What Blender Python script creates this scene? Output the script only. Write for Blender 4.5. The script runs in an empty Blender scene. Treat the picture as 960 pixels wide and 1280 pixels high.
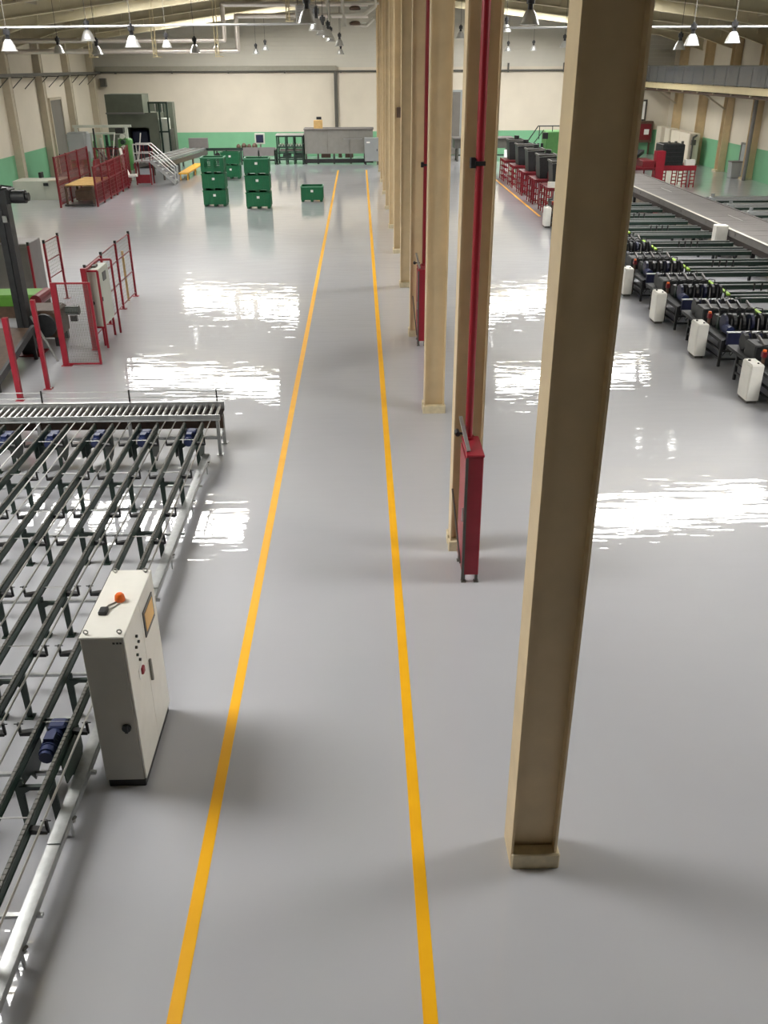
import bpy, bmesh, math, random
from mathutils import Vector, Matrix
random.seed(7)
SC = bpy.context.scene
COL = SC.collection

# ------------------------------------------------------------------ camera
CAM_H = 6.6435
cam_data = bpy.data.cameras.new('camera')
cam_data.sensor_fit = 'HORIZONTAL'
cam_data.sensor_width = 36.0
cam_data.lens = 36.0 * 1108.03 / 960.0
cam_data.clip_start = 0.1
cam_data.clip_end = 400
cam = bpy.data.objects.new('camera', cam_data)
COL.objects.link(cam)
cr = Vector((0.9996609, -0.0257010, -0.0041928))
cu = Vector((0.0153150, 0.4500251, 0.8928846))
cf = Vector((0.0210612, 0.8926460, -0.4502661))
cam.matrix_world = Matrix(((cr.x, cu.x, -cf.x, 0), (cr.y, cu.y, -cf.y, 0), (cr.z, cu.z, -cf.z, CAM_H), (0, 0, 0, 1)))
SC.camera = cam

# ------------------------------------------------------------------ world, exposure
SKYLIGHT_STRENGTH = 23.0
w = bpy.data.worlds.new('world')
SC.world = w
w.use_nodes = True
w.node_tree.nodes['Background'].inputs[0].default_value = (0.95, 0.97, 1.0, 1)
w.node_tree.nodes['Background'].inputs[1].default_value = 0.6
SC.view_settings.view_transform = 'Standard'
SC.view_settings.look = 'None'
SC.view_settings.exposure = 0.0
SC.view_settings.gamma = 1.0
SC.view_settings.use_curve_mapping = False
try:
    SC.cycles.use_denoising = True
    SC.cycles.denoiser = 'OPENIMAGEDENOISE'
    SC.cycles.max_bounces = 8
    SC.cycles.diffuse_bounces = 4
    SC.cycles.glossy_bounces = 4
    SC.cycles.transparent_max_bounces = 12
    SC.cycles.sample_clamp_indirect = 8.0
    SC.cycles.caustics_reflective = False
    SC.cycles.caustics_refractive = False
except Exception:
    pass


# ------------------------------------------------------------------ materials
def srgb(c):
    c = c / 255.0
    return c / 12.92 if c <= 0.04045 else ((c + 0.055) / 1.055) ** 2.4


def rgb(r, g, b):
    return (srgb(r), srgb(g), srgb(b), 1)


MATS = {}


def mat(name, col, rough=0.5, metal=0.0, var=0.12, scale=6.0, bump=0.0, spec=0.5, coat=0.0, stretch=None):
    m = bpy.data.materials.new(name)
    m.use_nodes = True
    nt = m.node_tree
    b = nt.nodes['Principled BSDF']
    tc = nt.nodes.new('ShaderNodeTexCoord')
    mp = nt.nodes.new('ShaderNodeMapping')
    if stretch:
        mp.inputs['Scale'].default_value = stretch
    nz = nt.nodes.new('ShaderNodeTexNoise')
    nz.inputs['Scale'].default_value = scale
    nz.inputs['Detail'].default_value = 5
    nt.links.new(tc.outputs['Object'], mp.inputs['Vector'])
    nt.links.new(mp.outputs['Vector'], nz.inputs['Vector'])
    rp = nt.nodes.new('ShaderNodeValToRGB')
    rp.color_ramp.elements[0].position = 0.3
    rp.color_ramp.elements[1].position = 0.7
    rp.color_ramp.elements[0].color = tuple(x * (1 - var) for x in col[:3]) + (1,)
    rp.color_ramp.elements[1].color = tuple(min(1, x * (1 + var)) for x in col[:3]) + (1,)
    nt.links.new(nz.outputs['Fac'], rp.inputs['Fac'])
    nt.links.new(rp.outputs['Color'], b.inputs['Base Color'])
    b.inputs['Roughness'].default_value = rough
    b.inputs['Metallic'].default_value = metal
    b.inputs['Specular IOR Level'].default_value = spec
    if coat:
        b.inputs['Coat Weight'].default_value = coat
        b.inputs['Coat Roughness'].default_value = 0.1
    if bump:
        bp = nt.nodes.new('ShaderNodeBump')
        bp.inputs['Strength'].default_value = bump
        bp.inputs['Distance'].default_value = 0.01
        nt.links.new(nz.outputs['Fac'], bp.inputs['Height'])
        nt.links.new(bp.outputs['Normal'], b.inputs['Normal'])
    MATS[name] = m
    return m


def emis(name, col, strength):
    m = bpy.data.materials.new(name)
    m.use_nodes = True
    nt = m.node_tree
    nt.nodes.clear()
    e = nt.nodes.new('ShaderNodeEmission')
    e.inputs[0].default_value = col
    e.inputs[1].default_value = strength
    o = nt.nodes.new('ShaderNodeOutputMaterial')
    nt.links.new(e.outputs[0], o.inputs[0])
    MATS[name] = m
    return m


mat('cream', rgb(216, 207, 190), 0.75, var=0.04, scale=0.6)
mat('cream_panel', rgb(204, 200, 188), 0.75, var=0.04, scale=0.6)
mat('duct_grey', rgb(150, 146, 132), 0.6, var=0.05)
mat('green_dado', rgb(120, 178, 138), 0.5, var=0.06, scale=0.8)
mat('beige_steel', rgb(213, 191, 152), 0.45, var=0.08, scale=2.5, bump=0.05)
mat('beige_wall_steel', rgb(186, 176, 156), 0.5, var=0.06, scale=2.5)
mat('block_paint', rgb(206, 192, 160), 0.6, var=0.12, scale=9, bump=0.2)
mat('roof_sheet', rgb(140, 134, 118), 0.5, var=0.06, scale=2)
mat('rafter_paint', rgb(206, 196, 166), 0.5, var=0.05, scale=2)
mat('yellow_paint', rgb(255, 186, 20), 0.35, var=0.05, scale=3)
mat('red_paint', rgb(146, 24, 42), 0.45, var=0.1, scale=5)
mat('red_pipe', rgb(140, 22, 36), 0.35, var=0.06, scale=5)
mat('red_dark', rgb(112, 22, 32), 0.45, var=0.15, scale=5)
mat('cabinet_white', rgb(226, 224, 216), 0.45, var=0.03, scale=5)
mat('cabinet_shaded', rgb(176, 174, 166), 0.5, var=0.03, scale=5)  # darker copy of the cabinet paint, puts the shade of its side into the colour
mat('white_box', rgb(236, 234, 226), 0.5, var=0.04, scale=5)
mat('black', rgb(34, 34, 36), 0.45, var=0.2, scale=9)
mat('black_machine', rgb(34, 36, 38), 0.5, var=0.35, scale=9)
mat('dark_green', rgb(28, 48, 40), 0.45, var=0.2, scale=8)
mat('rail_green', rgb(34, 52, 44), 0.4, var=0.15, scale=8)
mat('navy', rgb(34, 38, 66), 0.4, var=0.15, scale=8)
mat('motor_blue', rgb(40, 50, 88), 0.4, var=0.12, scale=8)
mat('steel', rgb(196, 196, 194), 0.28, 0.9, var=0.06, scale=12)
mat('galvanised', rgb(188, 190, 190), 0.38, 0.75, var=0.1, scale=14)
mat('aluminium', rgb(205, 205, 203), 0.32, 0.7, var=0.04, scale=8)
mat('grey_machine', rgb(136, 134, 128), 0.5, var=0.06, scale=3)
mat('grey_green_machine', rgb(90, 95, 83), 0.55, var=0.1, scale=2)
mat('grey_panel', rgb(120, 116, 114), 0.55, var=0.06, scale=3)
mat('plate_grey', rgb(128, 124, 122), 0.5, 0.2, var=0.08, scale=3)
mat('crate_green', rgb(16, 106, 66), 0.45, var=0.08, scale=5)
mat('crate_dark', rgb(14, 84, 52), 0.5, var=0.08, scale=5)
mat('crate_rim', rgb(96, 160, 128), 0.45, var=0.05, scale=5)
mat('paper', rgb(240, 240, 236), 0.7, var=0.02)
mat('machine_green', rgb(92, 150, 84), 0.5, var=0.1, scale=3)
mat('lime', rgb(170, 214, 70), 0.45, var=0.1, scale=5)
mat('orange', rgb(240, 110, 28), 0.4, var=0.06)
mat('under_dark', rgb(72, 64, 60), 0.6, var=0.1, scale=3)
mat('brown', rgb(86, 66, 52), 0.6, var=0.2, scale=6)
mat('door_grey', rgb(116, 112, 106), 0.5, var=0.06, scale=2)
mat('door_grey_light', rgb(156, 160, 160), 0.5, var=0.05, scale=2)
mat('screen_amber', rgb(222, 170, 70), 0.3, var=0.1, scale=3)
mat('screen_bezel', rgb(70, 70, 68), 0.4)
mat('wood', rgb(206, 170, 110), 0.6, var=0.1, scale=6)
mat('pipe_silver', rgb(222, 214, 206), 0.3, 0.6, var=0.04)
mat('pipe_dark', rgb(86, 84, 78), 0.5, var=0.08)
mat('mustard', rgb(214, 160, 40), 0.5, var=0.08)
mat('pale_grey', rgb(196, 200, 188), 0.5, var=0.05, scale=2)
mat('mezz_edge', rgb(214, 200, 160), 0.5, var=0.05, scale=2)
mat('skin_belt', rgb(92, 150, 50), 0.5, var=0.1, scale=3)
emis('skylight', (1.0, 0.985, 0.95, 1), SKYLIGHT_STRENGTH)

# tinted balustrade glass
m = bpy.data.materials.new('tinted_glass')
m.use_nodes = True
nt = m.node_tree
b = nt.nodes['Principled BSDF']
b.inputs['Base Color'].default_value = rgb(82, 88, 96)
b.inputs['Roughness'].default_value = 0.15
b.inputs['Alpha'].default_value = 0.72
MATS['tinted_glass'] = m

# epoxy floor
m = bpy.data.materials.new('epoxy_floor')
m.use_nodes = True
nt = m.node_tree
b = nt.nodes['Principled BSDF']
tc = nt.nodes.new('ShaderNodeTexCoord')
n1 = nt.nodes.new('ShaderNodeTexNoise')
n1.inputs['Scale'].default_value = 0.25
n1.inputs['Detail'].default_value = 6
nt.links.new(tc.outputs['Object'], n1.inputs['Vector'])
rp = nt.nodes.new('ShaderNodeValToRGB')
rp.color_ramp.elements[0].position = 0.35
rp.color_ramp.elements[1].position = 0.65
rp.color_ramp.elements[0].color = rgb(184, 185, 191)
rp.color_ramp.elements[1].color = rgb(190, 191, 196)
nt.links.new(n1.outputs['Fac'], rp.inputs['Fac'])
nt.links.new(rp.outputs['Color'], b.inputs['Base Color'])
b.inputs['Roughness'].default_value = 0.13
b.inputs['IOR'].default_value = 1.55
mp = nt.nodes.new('ShaderNodeMapping')
mp.inputs['Scale'].default_value = (0.4, 1.0, 1.0)
nt.links.new(tc.outputs['Object'], mp.inputs['Vector'])
n2 = nt.nodes.new('ShaderNodeTexNoise')
n2.inputs['Scale'].default_value = 2.0
n2.inputs['Detail'].default_value = 2.0
n2.inputs['Roughness'].default_value = 0.45
nt.links.new(mp.outputs['Vector'], n2.inputs['Vector'])
bp = nt.nodes.new('ShaderNodeBump')
bp.inputs['Strength'].default_value = 1.0
bp.inputs['Distance'].default_value = 0.0055
nt.links.new(n2.outputs['Fac'], bp.inputs['Height'])
mp3 = nt.nodes.new('ShaderNodeMapping')
mp3.inputs['Scale'].default_value = (0.22, 1.0, 1.0)
nt.links.new(tc.outputs['Object'], mp3.inputs['Vector'])
n3 = nt.nodes.new('ShaderNodeTexNoise')
n3.inputs['Scale'].default_value = 5.5
n3.inputs['Detail'].default_value = 1.5
nt.links.new(mp3.outputs['Vector'], n3.inputs['Vector'])
bp3 = nt.nodes.new('ShaderNodeBump')
bp3.inputs['Strength'].default_value = 1.0
bp3.inputs['Distance'].default_value = 0.0034
nt.links.new(n3.outputs['Fac'], bp3.inputs['Height'])
nt.links.new(bp3.outputs['Normal'], bp.inputs['Normal'])
# the clear coat carries the waves, the paint under it stays flat
b.inputs['Coat Weight'].default_value = 1.0
b.inputs['Coat Roughness'].default_value = 0.02
b.inputs['Coat IOR'].default_value = 1.6
b.inputs['Specular IOR Level'].default_value = 0.2
b.inputs['Roughness'].default_value = 0.3
nt.links.new(bp.outputs['Normal'], b.inputs['Coat Normal'])
MATS['epoxy_floor'] = m


# ------------------------------------------------------------------ mesh builder
class MB:
    def __init__(self):
        self.v = []
        self.f = []

    def box(self, x0, x1, y0, y1, z0, z1):
        i = len(self.v)
        self.v += [(x0, y0, z0), (x1, y0, z0), (x1, y1, z0), (x0, y1, z0), (x0, y0, z1), (x1, y0, z1), (x1, y1, z1), (x0, y1, z1)]
        self.f += [(i, i + 3, i + 2, i + 1), (i + 4, i + 5, i + 6, i + 7), (i, i + 1, i + 5, i + 4), (i + 1, i + 2, i + 6, i + 5), (i + 2, i + 3, i + 7, i + 6), (i + 3, i, i + 4, i + 7)]
        return self

    def bbox(self, x0, x1, y0, y1, z0, z1, r=0.01):
        """box with chamfered vertical and top edges"""
        i = len(self.v)
        ring = [(x0 + r, y0), (x1 - r, y0), (x1, y0 + r), (x1, y1 - r), (x1 - r, y1), (x0 + r, y1), (x0, y1 - r), (x0, y0 + r)]
        cx, cy = (x0 + x1) / 2, (y0 + y1) / 2
        sx = max(0.01, (x1 - x0 - 2 * r) / (x1 - x0))
        sy = max(0.01, (y1 - y0 - 2 * r) / (y1 - y0))
        for z, k in ((z0, 0), (z1 - r, 0), (z1, 1)):
            for (x, y) in ring:
                self.v.append((cx + (x - cx) * (sx if k else 1), cy + (y - cy) * (sy if k else 1), z))
        for L in range(2):
            for k in range(8):
                a = i + L * 8 + k
                b2 = i + L * 8 + (k + 1) % 8
                self.f.append((a, b2, b2 + 8, a + 8))
        self.f.append(tuple(i + 16 + k for k in range(8)))
        self.f.append(tuple(i + 7 - k for k in range(8)))
        return self

    def bar(self, p0, p1, wd, ht=None, up=(0, 0, 1)):
        """rectangular bar from p0 to p1; wd across, ht along 'up'"""
        ht = ht or wd
        p0, p1, up = Vector(p0), Vector(p1), Vector(up)
        d = (p1 - p0).normalized()
        if abs(d.dot(up)) > 0.98:
            up = Vector((0, 1, 0))
        s = d.cross(up).normalized()
        u = s.cross(d).normalized()
        i = len(self.v)
        for p in (p0, p1):
            for a, c in ((-1, -1), (1, -1), (1, 1), (-1, 1)):
                self.v.append(tuple(p + s * (a * wd / 2) + u * (c * ht / 2)))
        self.f += [(i, i + 1, i + 2, i + 3), (i + 7, i + 6, i + 5, i + 4)]
        for k in range(4):
            a, c = i + k, i + (k + 1) % 4
            self.f.append((c, a, a + 4, c + 4))
        return self

    def cyl(self, p0, p1, r, n=10, r1=None, cap=True):
        r1 = r if r1 is None else r1
        p0, p1 = Vector(p0), Vector(p1)
        d = (p1 - p0).normalized()
        up = Vector((0, 0, 1)) if abs(d.z) < 0.95 else Vector((0, 1, 0))
        s = d.cross(up).normalized()
        u = s.cross(d).normalized()
        i = len(self.v)
        for p, rr in ((p0, r), (p1, r1)):
            for k in range(n):
                a = 2 * math.pi * k / n
                self.v.append(tuple(p + s * (math.cos(a) * rr) + u * (math.sin(a) * rr)))
        for k in range(n):
            a, c = i + k, i + (k + 1) % n
            self.f.append((c, a, a + n, c + n))
        if cap:
            self.f.append(tuple(i + k for k in range(n)))
            self.f.append(tuple(i + 2 * n - 1 - k for k in range(n)))
        return self

    def tube(self, pts, r, n=8):
        for a, c in zip(pts[:-1], pts[1:]):
            self.cyl(a, c, r, n)
        for p in pts[1:-1]:
            self.ball(p, r, n, 4)
        return self

    def ball(self, c, r, n=8, m=5, sz=1.0):
        prof = [(math.sin(math.pi * k / m) * r, -math.cos(math.pi * k / m) * r * sz) for k in range(m + 1)]
        return self.lathe(prof, c, n)

    def lathe(self, prof, c, n=16):
        i = len(self.v)
        m_ = len(prof)
        for (r, z) in prof:
            for k in range(n):
                a = 2 * math.pi * k / n
                self.v.append((c[0] + math.cos(a) * max(r, 1e-4), c[1] + math.sin(a) * max(r, 1e-4), c[2] + z))
        for j in range(m_ - 1):
            for k in range(n):
                a = i + j * n + k
                d = i + j * n + (k + 1) % n
                self.f.append((a, d, d + n, a + n))
        return self

    def prism(self, pts, axis, a0, a1):
        """polygon extruded along an axis: pts are the other two coordinates in order"""
        i = len(self.v)
        n = len(pts)
        for a in (a0, a1):
            for (p, q) in pts:
                self.v.append({'x': (a, p, q), 'y': (p, a, q), 'z': (p, q, a)}[axis])
        for k in range(n):
            c, d = i + k, i + (k + 1) % n
            self.f.append((c, d, d + n, c + n))
        self.f.append(tuple(i + n - 1 - k for k in range(n)))
        self.f.append(tuple(i + n + k for k in range(n)))
        return self

    def mesh(self, name, off=(0, 0, 0), smooth=False):
        me = bpy.data.meshes.new(name)
        me.from_pydata([(x - off[0], y - off[1], z - off[2]) for x, y, z in self.v], [], self.f)
        bm = bmesh.new()
        bm.from_mesh(me)
        bmesh.ops.recalc_face_normals(bm, faces=bm.faces)
        bm.to_mesh(me)
        bm.free()
        if smooth:
            for p in me.polygons:
                p.use_smooth = True
            try:
                me.set_sharp_from_angle(angle=math.radians(40))
            except Exception:
                pass
        return me

    def build(self, name, material, parent=None, smooth=False, off=None):
        if off is None:
            off = root_off(parent)
        me = self.mesh(name, off, smooth)
        me.materials.append(MATS[material])
        o = bpy.data.objects.new(name, me)
        COL.objects.link(o)
        if parent:
            o.parent = parent
        else:
            o.location = off
        return o

    def thing(self, name, material, loc, label, cat, group=None, smooth=False):
        o = self.build(name, material, None, smooth, loc)
        return tag(o, label, cat, group)


OFF = {}


def root_off(o):
    while o is not None:
        if o.name in OFF:
            return OFF[o.name]
        if o.parent is None:
            return tuple(o.location)
        o = o.parent
    return (0, 0, 0)


def tag(o, label, cat, group=None):
    o['label'] = label
    o['category'] = cat
    if group:
        o['group'] = group
    return o


def empty(name, loc, label, cat, group=None):
    o = bpy.data.objects.new(name, None)
    COL.objects.link(o)
    o.location = loc
    o.empty_display_size = 0.1
    OFF[o.name] = tuple(loc)
    return tag(o, label, cat, group)


def inst(me, name, parent, loc):
    """another object of the same mesh; loc in world coordinates"""
    o = bpy.data.objects.new(name, me)
    COL.objects.link(o)
    off = root_off(parent)
    o.parent = parent
    o.location = (loc[0] - off[0], loc[1] - off[1], loc[2] - off[2])
    return o


def mesh_of(mb, name, material, smooth=False):
    me = mb.mesh(name, (0, 0, 0), smooth)
    me.materials.append(MATS[material])
    return me


def copy_tree(o, loc, label=None, parent=None):
    c = o.copy()
    COL.objects.link(c)
    if parent is None:
        c.location = loc
        OFF[c.name] = tuple(loc)
        if label:
            c['label'] = label
    else:
        c.parent = parent
    for ch in list(o.children):
        copy_tree(ch, None, None, c)
    return c


def structure(o):
    o['kind'] = 'structure'
    return o


ORD = ['first', 'second', 'third', 'fourth', 'fifth', 'sixth', 'seventh', 'eighth', 'ninth', 'tenth', 'eleventh', 'twelfth', 'thirteenth']

# ------------------------------------------------------------------ the hall
XL, XR, XM = -20.9, 25.0, 1.5
YF, YB = 78.0, -8.0
EAVE, SLOPE = 8.7, 0.125


def roof(x):
    return EAVE + SLOPE * ((x - XL) if x < XM else (XR - x) * (XM - XL) / (XR - XM))


# floor
fl = MB().box(XL - 1, XR + 1, YB, YF + 0.5, -0.2, 0.0).build('floor', 'epoxy_floor')
structure(fl)

# far wall: painted lower wall with a green dado, ribbed cladding above
wf = MB().box(XL - 0.4, XR + 0.4, YF, YF + 0.3, 0, 6.5).build('wall_far', 'cream')
structure(wf)
MB().box(XL, XR, YF - 0.012, YF, 0, 1.85).build('dado', 'green_dado', wf)
ccl = MB()
z = 6.5
k = 0
while z < 12.4:
    # each horizontal cladding board follows the gable
    z1 = z + 0.3
    half = max(0.0, (12.4 - z) / 0.125)
    xa, xb = max(XL - 0.3, XM - half - 1), min(XR + 0.3, XM + half + 1)
    if xb > xa:
        me = MB().box(xa, xb, YF - 0.008 + 0.003 * (k % 2), YF + 0.2, z, z1 - 0.004).build('cladding_board', 'cream_panel', wf)
    z = z1
    k += 1

# side walls
wl = MB().box(XL - 0.3, XL, YB, YF, 0, EAVE + 0.3).build('wall_left', 'cream')
structure(wl)
MB().box(XL, XL + 0.012, YB, YF, 0, 1.85).build('dado', 'green_dado', wl)
wr = MB().box(XR, XR + 0.3, YB, YF, 0, EAVE + 0.3).build('wall_right', 'cream')
structure(wr)
MB().box(XR - 0.012, XR, YB, YF, 0, 1.85).build('dado', 'green_dado', wr)

wb = MB().box(XL - 0.4, XR + 0.4, YB - 0.3, YB, 0, 12.6).build('wall_back', 'door_grey')
structure(wb)

# ribbed metal roof with openings for the rooflights
# centre, half width and the two x ranges of each pair of rooflights
SKY = ((10.6, 2.5, ((-15.0, -7.0), (11.5, 18.2))), (33.0, 1.55, ((-14.0, -5.0), (8.0, 17.0))), (51.0, 1.3, ((-14.0, -5.0), (8.0, 17.0))), (69.2, 1.9, ((-14.0, -5.0), (8.0, 17.0))))


def rib_strip(mb, x0, x1, y0, y1):
    n = max(1, round((y1 - y0) / 0.5))
    st = (y1 - y0) / n
    for k in range(n):
        a = y0 + k * st
        prof = [(a, 0.0), (a + st * 0.62, 0.0), (a + st * 0.7, 0.06), (a + st * 0.92, 0.06), (a + st, 0.0)]
        for (ya, za), (yb, zb) in zip(prof[:-1], prof[1:]):
            i = len(mb.v)
            mb.v += [(x0, ya, roof(x0) + za), (x1, ya, roof(x1) + za), (x1, yb, roof(x1) + zb), (x0, yb, roof(x0) + zb)]
            mb.f.append((i, i + 1, i + 2, i + 3))


cb = MB()
ycuts = [YB]
for (c, hw, xr) in SKY:
    ycuts += [c - hw, c + hw]
ycuts.append(YF + 0.3)
for j, (ya, yb) in enumerate(zip(ycuts[:-1], ycuts[1:])):
    if j % 2 == 0:
        spans = [(XL - 0.3, XM), (XM, XR + 0.3)]
    else:
        (l0, l1), (r0, r1) = SKY[j // 2][2]
        spans = [(XL - 0.3, l0), (l1, XM), (XM, r0), (r1, XR + 0.3)]
    for (x0, x1) in spans:
        rib_strip(cb, x0, x1, ya, yb)
structure(cb.build('ceiling', 'roof_sheet'))

# rooflights: rows of translucent panes between glazing bars
wn = 0
for (c, SKY_HALF, xr) in SKY:
    for (x0, x1) in xr:
        wn += 1
        fr = MB()
        n = 6
        for k in range(n + 1):
            x = x0 + (x1 - x0) * k / n
            fr.bar((x, c - SKY_HALF, roof(x) - 0.02), (x, c + SKY_HALF, roof(x) - 0.02), 0.1, 0.1)
        for yy in (c - SKY_HALF, c + SKY_HALF):
            fr.bar((x0, yy, roof(x0) - 0.02), (x1, yy, roof(x1) - 0.02), 0.12, 0.14)
        f = fr.build('window_%d' % wn, 'rafter_paint')
        structure(f)
        for k in range(n):
            xa, xb = x0 + (x1 - x0) * k / n + 0.05, x0 + (x1 - x0) * (k + 1) / n - 0.05
            mb = MB()
            mb.prism([(xa, roof(xa)), (xb, roof(xb)), (xb, roof(xb) + 0.03), (xa, roof(xa) + 0.03)], 'y', c - SKY_HALF + 0.05, c + SKY_HALF - 0.05)
            mb.build('pane', 'skylight', f)

# roof beams: one I-beam per side and bay line
COL_Y0 = 5.83
tn = 0
for i in range(-1, 13):
    y = COL_Y0 + 0.19 + 6 * i
    if y > 77.9:
        continue
    tn += 1
    mb = MB()
    for (xa, xb) in ((XL, XM), (XR, XM)):
        ha, hb = 0.75, 0.55
        # haunched at the eaves
        sgn = 1 if xb > xa else -1
        xh = xa + sgn * 3.2
        for (xs, xe, hs, he) in ((xa, xh, 1.15, 0.55), (xh, xb, 0.55, 0.55)):
            for dz0, dz1, wd in ((0.0, 0.06, 0.26),):
                i0 = len(mb.v)
            za, ze = roof(xs) - 0.04, roof(xe) - 0.04
            mb.prism([(xs, za), (xe, ze), (xe, ze - he), (xs, za - hs)], 'y', y - 0.02, y + 0.02)
            mb.bar((xs, y, za - hs), (xe, y, ze - he), 0.26, 0.05)
            mb.bar((xs, y, za - 0.03), (xe, y, ze - 0.03), 0.26, 0.05)
        x = xa + sgn * 1.0
        while abs(x - xa) < abs(xb - xa):
            mb.box(x - 0.02, x + 0.02, y - 0.12, y + 0.12, roof(x) - 0.6, roof(x) - 0.06)
            x += sgn * 3.0
    structure(mb.build('trim_%d' % tn, 'rafter_paint'))

# purlins under the roof sheets
pu = MB()
for x in (-18, -15, -4.2, -1.5, 4.5, 7.2, 18, 21.5):
    pu.bar((x, YB, roof(x) - 0.12), (x, YF, roof(x) - 0.12), 0.08, 0.18)
structure(pu.build('trim_%d' % (tn + 1), 'beige_wall_steel'))
# a grey beam along the column heads
structure(MB().box(XM - 0.12, XM + 0.12, 5.8, YF, 10.6, 11.0).build('trim_%d' % (tn + 2), 'beige_steel'))

# wall posts
wall_posts_left = (76.9, 70.6, 64.5, 58.4, 52.3, 46.2, 40.1)
for k, y in enumerate(wall_posts_left):
    e = empty('wall_post', (XL + 0.2, y, 0), 'beige steel wall post on the left wall, %s from the far corner' % ORD[k], 'column', 'wall posts of the left wall')
    for s in (-1, 1):
        MB().box(XL + 0.2 - 0.19, XL + 0.2 + 0.25, y + s * 0.24 - 0.015, y + s * 0.24 + 0.015, 0, EAVE - 0.1).build('flange', 'beige_wall_steel', e)
    MB().box(XL + 0.02, XL + 0.42, y - 0.225, y + 0.225, 0, EAVE - 0.1).build('web', 'beige_wall_steel', e)
wall_posts_right = (75.0, 69.6, 64.6, 59.8, 54.4)
for k, y in enumerate(wall_posts_right):
    e = empty('wall_post', (XR - 0.25, y, 0), 'beige steel wall post on the right wall, %s from the far corner' % ORD[k], 'column', 'wall posts of the right wall')
    for s in (-1, 1):
        MB().box(XR - 0.5, XR - 0.02, y + s * 0.3 - 0.015, y + s * 0.3 + 0.015, 0, EAVE - 0.1).build('flange', 'beige_steel', e)
    MB().box(XR - 0.3, XR - 0.02, y - 0.285, y + 0.285, 0, EAVE - 0.1).build('web', 'beige_wall_steel', e)
    MB().box(XR - 0.62, XR - 0.02, y - 0.38, y + 0.38, 0, 0.12).build('base_block', 'block_paint', e)


# doors
def door(n, faces, mat_leaf, mat_frame, handle):
    d = faces[0].build('door_%d' % n, mat_leaf)
    structure(d)
    for f in faces[1:]:
        f.build('door_frame', mat_frame, d)
    if handle:
        handle.build('door_handle', 'black', d)


door(1, [MB().box(XL + 0.02, XL + 0.1, 66.2, 68.6, 0.05, 4.6), MB().box(XL + 0.01, XL + 0.16, 66.05, 66.2, 0, 4.75).box(XL + 0.01, XL + 0.16, 68.6, 68.75, 0, 4.75).box(XL + 0.01, XL + 0.16, 66.2, 68.6, 4.6, 4.75)], 'door_grey', 'beige_wall_steel', MB().box(XL + 0.1, XL + 0.16, 66.4, 66.5, 1.0, 1.25))
door(2, [MB().box(6.6, 8.1, YF - 0.08, YF - 0.015, 0.05, 4.7), MB().box(6.45, 6.6, YF - 0.12, YF - 0.013, 0, 4.85).box(8.1, 8.25, YF - 0.12, YF - 0.013, 0, 4.85).box(6.6, 8.1, YF - 0.12, YF - 0.013, 4.7, 4.85)], 'door_grey', 'door_grey_light', MB().box(7.9, 8.0, YF - 0.13, YF - 0.08, 1.0, 1.25))
door(3, [MB().box(XR - 0.1, XR - 0.02, 60.4, 61.7, 0.05, 1.95), MB().box(XR - 0.14, XR - 0.012, 60.3, 60.4, 0, 2.05).box(XR - 0.14, XR - 0.012, 61.7, 61.8, 0, 2.05).box(XR - 0.14, XR - 0.012, 60.4, 61.7, 1.95, 2.05)], 'door_grey_light', 'door_grey', MB().box(XR - 0.16, XR - 0.1, 60.5, 60.58, 0.95, 1.15))
# dark framed window on the far wall, right bay
wd = MB().box(20.9, 23.2, YF - 0.06, YF - 0.014, 2.5, 2.62).box(20.9, 23.2, YF - 0.06, YF - 0.014, 3.95, 4.07).box(20.9, 21.02, YF - 0.06, YF - 0.014, 2.62, 3.95).box(23.08, 23.2, YF - 0.06, YF - 0.014, 2.62, 3.95).build('window_%d' % (wn + 1), 'pipe_dark')
structure(wd)
for xa in (21.04, 22.07):
    MB().box(xa, xa + 0.99, YF - 0.045, YF - 0.02, 2.64, 3.93).build('pane', 'paper', wd)

# floor markings
for xc, y0, y1, wdt, lab in ((-1.55, 1.5, 67.0, 0.115, 'long yellow painted aisle line along the conveyor side'), (0.448, 1.5, 67.0, 0.115, 'long yellow painted aisle line along the column row'), (8.75, 45.0, 66.0, 0.12, 'yellow painted floor line beside the red stands')):
    MB().box(xc - wdt / 2, xc + wdt / 2, y0, y1, 0.0, 0.003).thing('floor_line', 'yellow_paint', (xc, y0, 0), lab, 'floor marking')

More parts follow.
